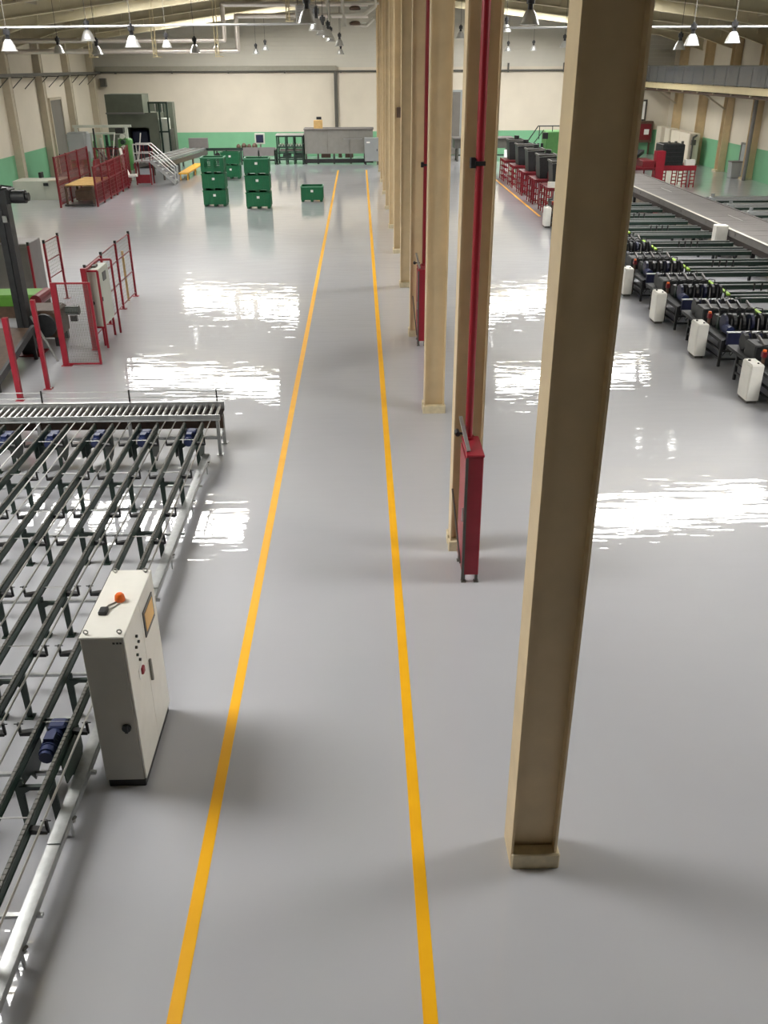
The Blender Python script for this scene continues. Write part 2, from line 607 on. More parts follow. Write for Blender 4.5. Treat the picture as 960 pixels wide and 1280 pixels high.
# ------------------------------------------------------------------ column row
for i in range(12):
    y0 = COL_Y0 + 6 * i
    x0, x1 = 1.29, 1.71
    if i == 0:
        lab = 'beige steel H-column standing alone next to the aisle before the hose cabinets'
    elif i in (1, 3):
        lab = 'beige steel H-column carrying a red riser pipe, %s hose cabinet at its foot' % ('large' if i == 1 else 'second')
        lab = 'beige steel H-column behind the %s red hose cabinet along the aisle' % ('first' if i == 1 else 'second')
    elif i == 2:
        lab = 'beige steel H-column between the two red hose cabinets'
    else:
        lab = 'beige steel H-column in the aisle row, %s beyond the second hose cabinet' % ORD[i - 4]
    e = empty('steel_column', (1.5, y0 + 0.19, 0), lab, 'column', 'columns along the aisle')
    zt = 10.6
    MB().box(x0, x0 + 0.022, y0, y0 + 0.36, 0, zt).build('flange', 'beige_steel', e)
    MB().box(x1 - 0.022, x1, y0, y0 + 0.36, 0, zt).build('flange', 'beige_steel', e)
    MB().box(x0 + 0.022, x1 - 0.022, y0 + 0.11, y0 + 0.125, 0, zt).build('web', 'beige_steel', e)
    MB().bbox(x0 + 0.005 if i == 0 else x0 - 0.03, x1 + 0.03, y0 - 0.03, y0 + 0.105, 0, 0.17, 0.012).build('base_block', 'block_paint', e)
    if i:
        MB().bbox(x0 - 0.03, x1 + 0.03, y0 + 0.2, y0 + 0.4, 0, 0.17, 0.012).build('base_block', 'block_paint', e)
    if i == 5:
        # small junction box screwed to the web
        MB().bbox(x0 + 0.1, x1 - 0.1, y0 + 0.03, y0 + 0.11, 5.2 - 0.3 * (i - 4), 5.55 - 0.3 * (i - 4)).build('junction_box', 'brown', e)


# ------------------------------------------------------------------ hose cabinets and risers
def hose_cabinet(yc, xa, xb, lab, lab_pipe, xpipe, full):
    y0, y1 = yc, yc + 0.68
    e = empty('hose_cabinet', ((xa + xb) / 2, (y0 + y1) / 2, 0), lab, 'hose cabinet', 'fire hose cabinets')
    MB().bbox(xa + 0.01, xb, y0, y1, 0.13, 1.95, 0.012).build('body', 'red_paint', e)
    MB().bbox(xa - 0.005, xb + 0.008, y0 - 0.012, y1 + 0.01, 1.95, 1.985, 0.008).build('lid', 'red_paint', e)
    d = MB().box(xa - 0.012, xa + 0.008, y0 + 0.04, y1 - 0.03, 0.18, 1.9).build('door', 'red_paint', e)
    MB().box(xa - 0.03, xa - 0.012, y0 + 0.07, y0 + 0.1, 0.95, 1.15).build('handle', 'steel', d)
    MB().box(xa - 0.014, xa + 0.024, y0 - 0.014, y0 + 0.012, 0.06, 1.95).build('corner_angle', 'pipe_dark', e)
    for yy in (y0 + 0.02, y1 - 0.06):
        for xx in (xa + 0.005, xb - 0.045):
            MB().box(xx, xx + 0.04, yy, yy + 0.04, 0, 0.14).box(xx - 0.015, xx + 0.055, yy - 0.02, yy + 0.06, 0, 0.012).build('leg', 'pipe_dark', e)
    MB().bar((xa - 0.02, y1 + 0.05, 2.26), (xa + 0.035, y0 + 0.1, 2.0), 0.05, 0.02).build('lever', 'galvanised', e)
    MB().cyl((xa - 0.06, y1 - 0.02, 2.02), (xa - 0.06, y1 + 0.12, 2.02), 0.035, 10).cyl((xa - 0.1, y1 + 0.02, 2.02), (xa + 0.08, y1 + 0.02, 2.02), 0.018, 8).build('valve', 'black', e, True)
    MB().cyl((xa - 0.02, y0 + 0.12, 0.25), (xa - 0.1, y1 + 0.05, 1.15), 0.014, 6).build('brace', 'pipe_dark', e)
    p = empty('riser_pipe', (xpipe, yc + 0.6, 1.986), lab_pipe, 'pipe', 'red riser pipes')
    MB().cyl((xpipe, yc + 0.6, 2.02), (xpipe, yc + 0.6, 10.6), 0.053, 14).build('pipe', 'red_pipe', p, True)
    MB().cyl((xpipe, yc + 0.6, 1.986), (xpipe, yc + 0.6, 2.02), 0.08, 14).build('flange', 'red_pipe', p, True)
    for zz in ((5.55,) if full else (4.4,)) + (8.2,):
        MB().box(xpipe - 0.062, xpipe + 0.062, yc + 0.535, yc + 0.915, zz, zz + 0.05).bbox(xpipe - 0.12, xpipe - 0.05, yc + 0.56, yc + 0.65, zz - 0.03, zz + 0.09).build('clamp', 'black' if zz > 4 and zz < 7 else 'red_pipe', p)


hose_cabinet(10.88, 1.37, 1.60, 'red fire hose cabinet on short feet with its grey lever in full view', 'red riser pipe running up from the fully visible hose cabinet', 1.455, True)
hose_cabinet(22.9, 1.45, 1.66, 'red fire hose cabinet half hidden behind a bright beige column', 'red riser pipe running up from the half hidden hose cabinet', 1.63, False)

# ------------------------------------------------------------------ electrical cabinet
cx0, cx1, cy0, cy1 = -2.70, -2.285, 6.96, 8.2
e = empty('electrical_cabinet', (-2.49, 7.58, 0), 'tall off-white electrical cabinet beside the conveyor lanes', 'cabinet')
MB().bbox(cx0 + 0.015, cx1 - 0.02, cy0 + 0.015, cy1 - 0.015, 0, 0.1).build('plinth', 'black', e)
MB().bbox(cx0, cx1 - 0.022, cy0, cy1, 0.1, 1.84, 0.008).build('body', 'cabinet_shaded', e)
MB().bbox(cx0 - 0.006, cx1 + 0.002, cy0 - 0.006, cy1 + 0.006, 1.842, 1.862, 0.006).build('top_plate', 'cabinet_white', e)
ym = (cy0 + cy1) / 2
d1 = MB().bbox(cx1 - 0.02, cx1, cy0 + 0.004, ym - 0.003, 0.11, 1.835, 0.004).build('door', 'cabinet_white', e)
d2 = MB().bbox(cx1 - 0.02, cx1, ym + 0.003, cy1 - 0.004, 0.11, 1.835, 0.004).build('door', 'cabinet_white', e)
MB().bbox(cx1, cx1 + 0.012, ym + 0.06, ym + 0.48, 1.38, 1.68, 0.004).build('screen_bezel', 'screen_bezel', d2)
MB().box(cx1 + 0.012, cx1 + 0.016, ym + 0.1, ym + 0.44, 1.43, 1.64).build('screen', 'screen_amber', d2)
for (yy, zz, mt) in ((0.36, 1.62, 'black'), (0.30, 1.53, 'black'), (0.40, 1.53, 'black'), (0.30, 1.44, 'dark_green'), (0.36, 1.34, 'black')):
    MB().cyl((cx1, cy0 + yy, zz), (cx1 + 0.02, cy0 + yy, zz), 0.016, 10).build('push_button', mt, d1)
MB().bbox(cx1, cx1 + 0.03, cy0 + 0.34, cy0 + 0.42, 1.17, 1.24).build('main_switch', 'red_paint', d1)
MB().box(cx1, cx1 + 0.006, cy0 + 0.28, cy0 + 0.46, 1.15, 1.26).build('switch_plate', 'paper', d1)
MB().bbox(cx1, cx1 + 0.028, ym + 0.03, ym + 0.065, 0.86, 1.12, 0.006).build('handle', 'grey_machine', d2)
for yy in (cy0 + 0.05, cy1 - 0.05):
    for xx in (cx1 - 0.05, cx0 + 0.05):
        t = []
        for k in range(9):
            a = math.pi * (k / 4.0)
            t.append((xx + 0.022 * math.cos(a), yy, 1.89 + 0.022 * math.sin(a)))
        MB().tube(t, 0.007, 6).cyl((xx, yy, 1.86), (xx, yy, 1.872), 0.012, 8).build('lifting_eye', 'steel', e)
k = MB().cyl((cx0 + 0.3, cy0 - 0.025, 0.78), (cx0 + 0.3, cy0, 0.78), 0.045, 14).box(cx0 + 0.285, cx0 + 0.315, cy0 - 0.04, cy0 - 0.02, 0.735, 0.825)
k.build('cable_gland', 'black', e)
for dx in (0.3, 0.335, 0.365):
    MB().box(cx0 + dx, cx0 + dx + 0.022, cy0 - 0.003, cy0, 1.78, 1.8).build('nameplate', 'black', e)
# pendant lying on the cabinet roof
p = empty('beacon_lamp', (-2.5, 7.52, 1.862), 'small orange beacon lamp lying on top of the electrical cabinet with its cable and plug', 'beacon')
MB().lathe([(0.001, 0), (0.05, 0), (0.052, 0.02), (0.046, 0.06), (0.03, 0.08), (0.001, 0.085)], (-2.47, 7.6, 1.8635), 16).build('lens', 'orange', p, True)
MB().bbox(-2.62, -2.54, 7.33, 7.44, 1.8635, 1.9, 0.008).build('plug', 'black', p)
MB().tube([(-2.58, 7.44, 1.872), (-2.56, 7.5, 1.87), (-2.51, 7.55, 1.87), (-2.49, 7.57, 1.87)], 0.008, 6).tube([(-2.55, 7.42, 1.872), (-2.5, 7.47, 1.87), (-2.46, 7.54, 1.87)], 0.006, 6).build('cable', 'grey_machine', p)

# ------------------------------------------------------------------ chain conveyor lanes (left)
LANE_X0, PITCH = -3.185, 0.835
BEAM_TOP = 0.70
Y_A, Y_Z = 2.2, 15.62
BRK = (14.75, 13.33, 11.95, 11.1, 9.75, 8.45, 7.1, 5.8, 4.5, 3.2)
LEGY = (15.0, 13.35, 11.6, 9.72, 8.1, 6.45, 4.75, 3.0)
# shared meshes, built round a lane's centre line at its far end
me_beam = mesh_of(MB().box(-0.026, 0.026, Y_A, Y_Z, BEAM_TOP - 0.1, BEAM_TOP - 0.012).box(-0.032, 0.032, Y_A, Y_Z, BEAM_TOP - 0.104, BEAM_TOP - 0.094), 'beam', 'rail_green')
chain = MB()
y = Y_A
chain.box(-0.012, 0.012, Y_A, Y_Z, BEAM_TOP - 0.012, BEAM_TOP - 0.002)
while y < Y_Z:
    chain.box(-0.016, 0.016, y, y + 0.045, BEAM_TOP - 0.01, BEAM_TOP + 0.003)
    y += 0.06
me_chain = mesh_of(chain, 'chain', 'pipe_dark')
me_rod = mesh_of(MB().cyl((0, Y_A, 0), (0, Y_Z, 0), 0.0115, 8), 'guide_rod', 'steel', True)
me_brackets = []
for s in (-1, 1):
    br = MB()
    br.prism([(s * 0.15, 0.60), (s * 0.34, 0.60), (s * 0.34, 0.635), (s * 0.15, 0.665)] if s > 0 else [(s * 0.34, 0.60), (s * 0.15, 0.60), (s * 0.15, 0.665), (s * 0.34, 0.635)], 'y', -0.03, 0.03)
    br.box(s * 0.34 - 0.012, s * 0.34 + 0.012, -0.012, 0.012, 0.60, 0.745)
    br.cyl((s * 0.34 - 0.045, 0, 0.735), (s * 0.34 + 0.045, 0, 0.735), 0.006, 6)
    me_brackets.append(mesh_of(br, 'guide_bracket', 'black'))
me_tie = mesh_of(MB().cyl((-0.19, 0, 0.655), (0.19, 0, 0.655), 0.007, 6), 'tie_rod', 'steel')
lg = MB()
lg.prism([(-0.03, 0.0), (0.03, 0.0), (0.042, 0.6), (-0.042, 0.6)], 'y', -0.012, 0.012)
lg.box(-0.012, 0.012, -0.012, 0.05, 0, 0.6)
lg.box(-0.05, 0.05, -0.05, 0.06, 0, 0.012)
me_leg = mesh_of(lg, 'leg', 'dark_green')
arch = MB()
ap = [(-0.15, 0.36), (-0.11, 0.45), (-0.05, 0.485), (0.05, 0.485), (0.11, 0.45), (0.15, 0.36)]
for (a, c) in zip(ap[:-1], ap[1:]):
    arch.prism([(a[0], a[1]), (c[0], c[1]), (c[0], 0.53), (a[0], 0.53)], 'y', -0.02, 0.02)
me_arch = mesh_of(arch, 'cross_arch', 'dark_green')
# drive unit: gearbox, motor and side plates
mo = MB().cyl((-0.02, 0.28, 0.5), (-0.02, -0.02, 0.5), 0.085, 14)
for k in range(6):
    mo.cyl((-0.02, 0.05 + k * 0.035, 0.5), (-0.02, 0.062 + k * 0.035, 0.5), 0.095, 14)
mo.cyl((-0.02, -0.02, 0.5), (-0.02, -0.06, 0.5), 0.07, 12)
mo.box(-0.07, 0.03, 0.08, 0.2, 0.57, 0.62)
me_motor = mesh_of(mo, 'motor', 'motor_blue', True)
me_gear = mesh_of(MB().bbox(-0.1, 0.08, 0.28, 0.44, 0.4, 0.6, 0.02).cyl((-0.1, 0.36, 0.5), (0.16, 0.36, 0.5), 0.03, 10), 'gearbox', 'motor_blue')
me_plate = mesh_of(MB().prism([(-0.22, 0.62), (0.36, 0.62), (0.36, 0.34), (0.26, 0.22), (0.08, 0.16), (0.0, 0.3), (-0.18, 0.34)], 'x', -0.006, 0.006), 'side_plate', 'dark_green')
me_head = mesh_of(MB().box(-0.16, 0.16, 0.44, 0.46, 0.42, 0.64), 'end_plate', 'galvanised')
me_floorbar = mesh_of(MB().box(-0.40, 0.40, -0.02, 0.02, 0.2, 0.235), 'floor_tie', 'galvanised')

lane_names = ORD
for n in range(7):
    xc = LANE_X0 - PITCH * n
    e = empty('chain_conveyor', (xc, 9, 0), 'dark green twin-chain conveyor lane, %s from the steel cable tray' % ORD[n], 'conveyor', 'chain conveyor lanes')
    ystart = 0
    for s in (-1, 1):
        bmo = inst(me_beam, 'beam', e, (xc + s * 0.165, 0, 0))
        c = bpy.data.objects.new('chain', me_chain)
        COL.objects.link(c)
        c.parent = bmo
        inst(me_rod, 'guide_rod', e, (xc + s * 0.322, 0, 0.735))
        for yy in LEGY:
            inst(me_leg, 'leg', e, (xc + s * 0.155, yy, 0))
    for yy in BRK:
        for mbr in me_brackets:
            inst(mbr, 'guide_bracket', e, (xc, yy, 0))
        inst(me_tie, 'tie_rod', e, (xc, yy + 0.12, 0))
    for yy in LEGY:
        inst(me_arch, 'cross_arch', e, (xc, yy, 0))
    for yy in LEGY[1:]:
        inst(me_floorbar, 'floor_tie', e, (xc, yy + 0.5, 0))
    drives = [15.0]
    if n == 0:
        drives.append(6.85)
    for yd in drives:
        mtr = inst(me_motor, 'motor', e, (xc + 0.02, yd, 0.06))
        inst(me_gear, 'gearbox', e, (xc + 0.02, yd, 0.06))
        for s in (-1, 1):
            inst(me_plate, 'side_plate', e, (xc + s * 0.21, yd, 0))
        inst(me_head, 'end_plate', e, (xc, yd, 0))

# steel cable tray on brackets beside the first lane
e = empty('cable_tray', (-2.93, 9, 0), 'long bright steel cable tray on low brackets along the first conveyor lane', 'cable tray')
TY = [2.2, 5.95, 7.5, 10.4, 12.6, 15.1]
for k in range(len(TY) - 1):
    ya, yb = TY[k], TY[k + 1]
    zz = 0.27 + (0.012 if k % 2 else 0)
    MB().box(-2.962, -2.84, ya + 0.004, yb - 0.004, zz, zz + 0.012).build('lid', 'galvanised', e)
MB().box(-2.845, -2.838, 2.2, 15.1, 0.20, 0.27).box(-2.962, -2.955, 2.2, 15.1, 0.20, 0.27).box(-2.955, -2.845, 2.2, 15.1, 0.20, 0.206).build('channel', 'galvanised', e)
for yy in (3.4, 4.9, 6.3, 7.9, 9.6, 11.4, 13.2, 14.8):
    MB().box(-2.95, -2.93, yy, yy + 0.03, 0, 0.2).box(-2.875, -2.855, yy, yy + 0.03, 0, 0.2).box(-2.965, -2.82, yy, yy + 0.03, 0.185, 0.2).build('bracket', 'galvanised', e)
    MB().bar((-2.838, yy, 0.235), (-2.82, yy + 0.05, 0.22), 0.02).build('bolt', 'pipe_dark', e)

# ------------------------------------------------------------------ roller conveyor across the lane heads
RX0, RX1 = -9.2, -2.70
RY0, RY1 = 15.7, 16.36
RZ = 0.80
e = empty('roller_conveyor', (-6, 16, 0), 'steel roller conveyor running across the ends of the chain lanes', 'conveyor')
MB().box(RX0, RX1, RY0, RY0 + 0.03, RZ - 0.09, RZ + 0.01).box(RX0, RX1, RY0 - 0.02, RY0 + 0.03, RZ - 0.1, RZ - 0.085).build('side_rail', 'galvanised', e)
MB().box(RX0, RX1, RY1 - 0.03, RY1, RZ - 0.13, RZ + 0.04).box(RX0, RX1, RY1 - 0.03, RY1 + 0.06, RZ + 0.03, RZ + 0.045).build('side_rail', 'galvanised', e)
me_roller = mesh_of(MB().cyl((0, RY0 + 0.03, 0), (0, RY1 - 0.03, 0), 0.03, 12).cyl((0, RY0 - 0.01, 0), (0, RY1, 0), 0.012, 6), 'roller', 'steel', True)
x = RX1 - 0.08
while x > RX0 + 0.05:
    inst(me_roller, 'roller', e, (x, 0, RZ - 0.03))
    x -= 0.125
for xx in (RX1 - 0.05, RX1 - 1.7, RX1 - 3.4, RX1 - 5.1):
    for yy in (RY0 + 0.02, RY1 - 0.05):
        MB().box(xx - 0.03, xx + 0.03, yy - 0.03, yy + 0.03, 0, RZ - 0.1).box(xx - 0.06, xx + 0.06, yy - 0.06, yy + 0.06, 0, 0.015).build('leg', 'galvanised', e)
    MB().box(xx - 0.02, xx + 0.02, RY0, RY1 - 0.08, 0.3, 0.34).build('cross_member', 'galvanised', e)
MB().box(RX0, RX1, RY0 + 0.05, RY0 + 0.08, 0.30, 0.36).build('stretcher', 'galvanised', e)
MB().box(RX0, RX1, RY0 + 0.32, RY0 + 0.35, 0.42, 0.66).build('drive_guard', 'brown', e)
MB().box(RX0, RX1, RY0 + 0.035, RY1 - 0.035, RZ - 0.105, RZ - 0.095).build('gap_shade', 'under_dark', e)  # dark sheet added under the rollers to paint the shade in their gaps
for zz, yy in ((0.92, RY1 + 0.07), (1.03, RY1 + 0.09)):
    MB().cyl((RX0, yy, zz), (RX1 - 0.02, yy, zz), 0.011, 8).build('guide_rail', 'galvanised', e, True)
for xx in (RX1 - 0.14, RX1 - 1.82, RX1 - 3.5, RX1 - 5.2):
    MB().bar((xx, RY1 + 0.03, RZ), (xx - 0.01, RY1 + 0.08, 1.07), 0.025).bar((xx - 0.02, RY1 + 0.09, 1.03), (xx + 0.09, RY1 + 0.09, 1.03), 0.015).build('guide_post', 'black', e)


# ------------------------------------------------------------------ robot cell on the left
def post_parts(e, x, y, h, wdt=0.06, cap='black'):
    p = MB().box(x - wdt / 2, x + wdt / 2, y - wdt / 2, y + wdt / 2, 0.01, h - 0.1).build('post', 'red_paint', e)
    MB().box(x - wdt / 2 - 0.002, x + wdt / 2 + 0.002, y - wdt / 2 - 0.002, y + wdt / 2 + 0.002, h - 0.1, h).build('cap', cap, p)
    MB().box(x - 0.09, x + 0.09, y - 0.09, y + 0.09, 0, 0.012).build('foot_plate', 'red_paint', p)
    for s in (-1, 1):
        MB().cyl((x + s * 0.065, y, 0.012), (x + s * 0.065, y, 0.03), 0.014, 6).build('bolt', 'galvanised', p)


def fence_post(x, y, h, lab, grp='single red fence posts', wdt=0.06):
    e = empty('fence_post', (x, y, 0), lab, 'fence post', grp)
    post_parts(e, x, y, h, wdt, 'red_paint')


def panel_parts(e, p0, p1, z0, z1, step=0.1, rails=(0.12, 0.8, 1.45, 1.95)):
    L = math.hypot(p1[0] - p0[0], p1[1] - p0[1])
    n = max(2, int(L / step))
    mb = MB()
    for k in range(1, n):
        t = k / n
        x, y = p0[0] + (p1[0] - p0[0]) * t, p0[1] + (p1[1] - p0[1]) * t
        mb.bar((x, y, z0), (x, y, z1), 0.0045)
    n = int((z1 - z0) / step)
    for k in range(n + 1):
        zz = z0 + (z1 - z0) * k / n
        mb.bar((p0[0], p0[1], zz), (p1[0], p1[1], zz), 0.0045)
    o = mb.build('wire_mesh', 'pipe_dark', e)
    o['kind'] = 'stuff'
    for zz in rails:
        MB().bar((p0[0], p0[1], zz), (p1[0], p1[1], zz), 0.025).build('rail', 'red_dark', o)


PF = [(-7.31, 28.97), (-7.31, 27.28), (-7.27, 25.5), (-7.22, 23.7)]
e = empty('cell_fence', (-7.28, 26.3, 0), 'red post and wire mesh fence running past the cell control cabinet', 'fence')
for q in PF:
    post_parts(e, q[0], q[1], 2.03)
for a, c in zip(PF[:-1], PF[1:]):
    panel_parts(e, (a[0], a[1] - 0.04), (c[0], c[1] + 0.04), 0.12, 1.95)
# brown stake leaning in the last bay
MB().bar((-7.4, 28.35, 0), (-7.38, 28.25, 1.55), 0.06).thing('stake', 'wood', (-7.4, 28.35, 0), 'brown wooden stake standing in the end bay of the cell fence', 'stake')
e = empty('cell_fence', (-9.5, 27.9, 0), 'short red post and wire fence beside the grey machine enclosure', 'fence')
for q in ((-9.45, 28.75), (-9.47, 27.48), (-9.83, 27.15)):
    post_parts(e, q[0], q[1], 2.03)
panel_parts(e, (-9.45, 28.7), (-9.47, 27.53), 0.9, 1.95, 0.1, (0.9, 1.4, 1.95))
fence_post(-7.27, 19.75, 2.05, 'tall red fence post just behind the roller conveyor, inner one', wdt=0.09)
fence_post(-7.65, 19.0, 1.85, 'red fence post behind the roller conveyor, nearer the green belt', wdt=0.11)
# mesh gate
gx0, gx1, gy = -7.38, -6.52, 21.55
e = empty('mesh_gate', ((gx0 + gx1) / 2, gy, 0), 'red framed wire mesh gate standing open before the control cabinet', 'gate')
for xx, wdt in ((gx0, 0.14), (gx1, 0.05)):
    MB().box(xx - wdt / 2, xx + wdt / 2, gy - 0.03, gy + 0.03, 0.02, 2.04).build('stile', 'red_paint', e)
for zz in (0.04, 2.02):
    MB().box(gx0, gx1, gy - 0.02, gy + 0.02, zz - 0.02, zz + 0.02).build('rail', 'red_paint', e)
mb = MB()
x = gx0 + 0.08
while x < gx1 - 0.03:
    mb.bar((x, gy, 0.05), (x, gy, 2.0), 0.0055)
    x += 0.04
zz = 0.06
while zz < 2.0:
    mb.bar((gx0 + 0.06, gy, zz), (gx1 - 0.02, gy, zz), 0.0055)
    zz += 0.04
o = mb.build('wire_mesh', 'pipe_dark', e)
o['kind'] = 'stuff'
MB().box(gx0 - 0.1, gx0 + 0.16, gy - 0.1, gy + 0.1, 0, 0.014).build('foot_plate', 'red_paint', e)
MB().box(gx0 + 0.28, gx0 + 0.44, gy + 0.02, gy + 0.08, 1.1, 1.24).build('lock', 'black', e)
# second post pair by the gate
fence_post(-7.02, 22.9, 2.1, 'red gate post close behind the mesh gate', wdt=0.12)
e = empty('cell_door_frame', (-6.9, 23.3, 0), 'red tubular door frame round the cell control cabinet', 'frame')
MB().bar((-7.05, 23.05, 0), (-7.05, 23.05, 2.0), 0.05).build('stile', 'red_paint', e)
MB().bar((-6.72, 23.05, 0), (-6.72, 23.05, 2.0), 0.05).build('stile', 'red_paint', e)
MB().bar((-6.75, 24.55, 0), (-6.75, 24.55, 2.0), 0.05).build('stile', 'red_paint', e)
MB().bar((-7.05, 23.05, 2.0), (-6.72, 23.05, 2.0), 0.05).bar((-7.05, 23.05, 2.0), (-7.1, 24.6, 2.0), 0.05).bar((-7.1, 24.55, 2.0), (-6.75, 24.55, 2.0), 0.05).build('top_rail', 'red_paint', e)
MB().bar((-6.72, 23.05, 0.55), (-7.05, 23.05, 0.55), 0.04).build('lower_rail', 'red_paint', e)
# control cabinet in the cell
e = empty('control_cabinet', (-6.98, 23.8, 0), 'pale grey control cabinet on legs inside the red cell frame', 'cabinet')
MB().bbox(-7.18, -6.82, 23.2, 24.4, 0.5, 1.95, 0.01).build('body', 'pale_grey', e)
d = MB().box(-6.82, -6.805, 23.23, 24.37, 0.53, 1.92).build('door', 'pale_grey', e)
MB().box(-6.805, -6.79, 23.75, 24.05, 1.6, 1.82).build('display', 'screen_bezel', d)
MB().box(-6.805, -6.78, 23.4, 23.46, 1.15, 1.25).build('handle', 'black', d)
MB().cyl((-7.0, 23.2, 1.15), (-7.0, 23.16, 1.15), 0.06, 12).build('switch', 'black', e)
MB().bbox(-7.06, -6.94, 23.7, 23.95, 1.95, 2.0).build('cable_entry', 'pipe_dark', e)
for xx in (-7.15, -6.87):
    for yy in (23.25, 24.3):
        MB().box(xx, xx + 0.05, yy, yy + 0.05, 0, 0.5).build('leg', 'red_paint', e)
# hand truck-like bracket by the fence
e = empty('hose_reel', (-7.55, 26.0, 0), 'small dark red hand reel on the floor behind the fence', 'reel')
MB().cyl((-7.75, 26.0, 0.45), (-7.4, 26.0, 0.45), 0.18, 14).build('drum', 'red_dark', e)
for xx in (-7.78, -7.37):
    MB().cyl((xx, 26.0, 0.45), (xx + 0.02, 26.0, 0.45), 0.3, 16).build('flange', 'brown', e)
    MB().bar((xx, 25.8, 0), (xx, 26.0, 0.45), 0.03).bar((xx, 26.2, 0), (xx, 26.0, 0.45), 0.03).build('stand', 'black', e)
# grey machine panel
e = empty('machine_enclosure', (-11.6, 27.9, 0), 'large grey sheet-metal machine enclosure behind the black gantry post', 'machine')
MB().bbox(-13.4, -9.92, 27.3, 28.5, 0.1, 1.95, 0.02).build('body', 'grey_panel', e)
for xx in (-12.2, -11.06):
    MB().box(xx, xx + 1.1, 27.285, 27.3, 0.2, 1.85).build('door', 'grey_panel', e)
MB().box(-10.5, -10.44, 27.26, 27.285, 0.95, 1.15).build('handle', 'black', e)
MB().box(-13.3, -10.0, 27.35, 28.45, 0, 0.1).build('plinth', 'black', e)
MB().bbox(-10.9, -10.6, 27.6, 27.9, 1.95, 2.3).build('vent', 'brown', e)
# black gantry post
e = empty('gantry_post', (-8.6, 22.6, 0), 'tall black gantry post with a motor head and side arm', 'gantry')
MB().box(-8.76, -8.46, 22.45, 22.75, 0, 3.75).build('post', 'black', e)
MB().box(-8.74, -8.6, 22.42, 22.45, 0.3, 3.6).build('cover_strip', 'black_machine', e)
MB().box(-8.95, -8.25, 22.3, 22.95, 0, 0.03).build('base_plate', 'red_dark', e)
hd = MB().bbox(-8.8, -8.35, 22.35, 22.9, 3.72, 4.08, 0.05).build('head', 'black_machine', e)
MB().cyl((-8.35, 22.6, 3.86), (-8.02, 22.6, 3.86), 0.15, 14).cyl((-8.02, 22.6, 3.86), (-7.95, 22.6, 3.86), 0.1, 12).build('motor', 'black_machine', hd, True)
MB().box(-12.5, -8.75, 22.5, 22.78, 3.78, 4.05).build('arm', 'black', e)
MB().bbox(-8.6, -8.5, 22.38, 22.43, 3.3, 3.45).build('sensor', 'steel', e)
MB().tube([(-8.6, 22.4, 3.9), (-8.45, 22.3, 4.15), (-8.3, 22.5, 4.1)], 0.02, 6).build('cable', 'black', e)
MB().bar((-8.4, 22.5, 1.0), (-8.0, 22.2, 0.4), 0.04).bar((-8.0, 22.2, 0.4), (-7.7, 21.9, 0.0), 0.04).build('brace', 'galvanised', e)
# infeed belt with green cover and dark gear
e = empty('belt_feeder', (-9.6, 24, 0), 'belt feeder with a bright green cover at the foot of the gantry', 'machine')
MB().bbox(-12.6, -8.95, 24.6, 25.5, 0.75, 1.05, 0.05).build('cover', 'skin_belt', e)
MB().box(-12.6, -8.9, 24.5, 25.6, 0.45, 0.75).build('frame', 'brown', e)
for xx in (-12.2, -10.6, -9.1):
    for yy in (24.55, 25.45):
        MB().box(xx, xx + 0.1, yy, yy + 0.1, 0, 0.45).build('leg', 'black', e)
MB().cyl((-8.95, 24.55, 0.9), (-8.95, 25.55, 0.9), 0.16, 14).build('drum', 'red_dark', e)
e = empty('chain_drive', (-8.6, 23.6, 0), 'dark oily chain drive beside the gantry foot', 'machine')
MB().bbox(-9.0, -8.0, 23.2, 24.2, 0.25, 0.95, 0.06).build('housing', 'brown', e)
MB().cyl((-8.3, 23.15, 0.6), (-8.3, 23.05, 0.6), 0.3, 18).build('sprocket', 'black_machine', e)
MB().cyl((-8.75, 23.15, 0.5), (-8.75, 23.07, 0.5), 0.18, 16).build('sprocket', 'black_machine', e)
for xx in (-8.95, -8.15):
    for yy in (23.25, 24.05):
        MB().box(xx, xx + 0.1, yy, yy + 0.1, 0, 0.25).build('leg', 'black', e)
MB().cyl((-7.95, 23.9, 0.8), (-7.6, 23.9, 0.8), 0.12, 12).build('motor', 'dark_green', e)
e = empty('guide_ramp', (-9.4, 20.6, 0), 'dark low ramp frame behind the roller conveyor', 'ramp')
MB().prism([(19.4, 0.15), (22.2, 0.7), (22.2, 0.78), (19.4, 0.23)], 'x', -10.9, -8.3).build('deck', 'brown', e)
for xx in (-10.9, -8.3):
    MB().prism([(19.3, 0.12), (22.25, 0.68), (22.25, 0.84), (19.3, 0.3)], 'x', xx - 0.04, xx + 0.04).build('side_rail', 'black', e)
    for yy, zz in ((19.5, 0.16), (22.1, 0.66)):
        MB().box(xx - 0.04, xx + 0.04, yy - 0.04, yy + 0.04, 0, zz).build('leg', 'black', e)


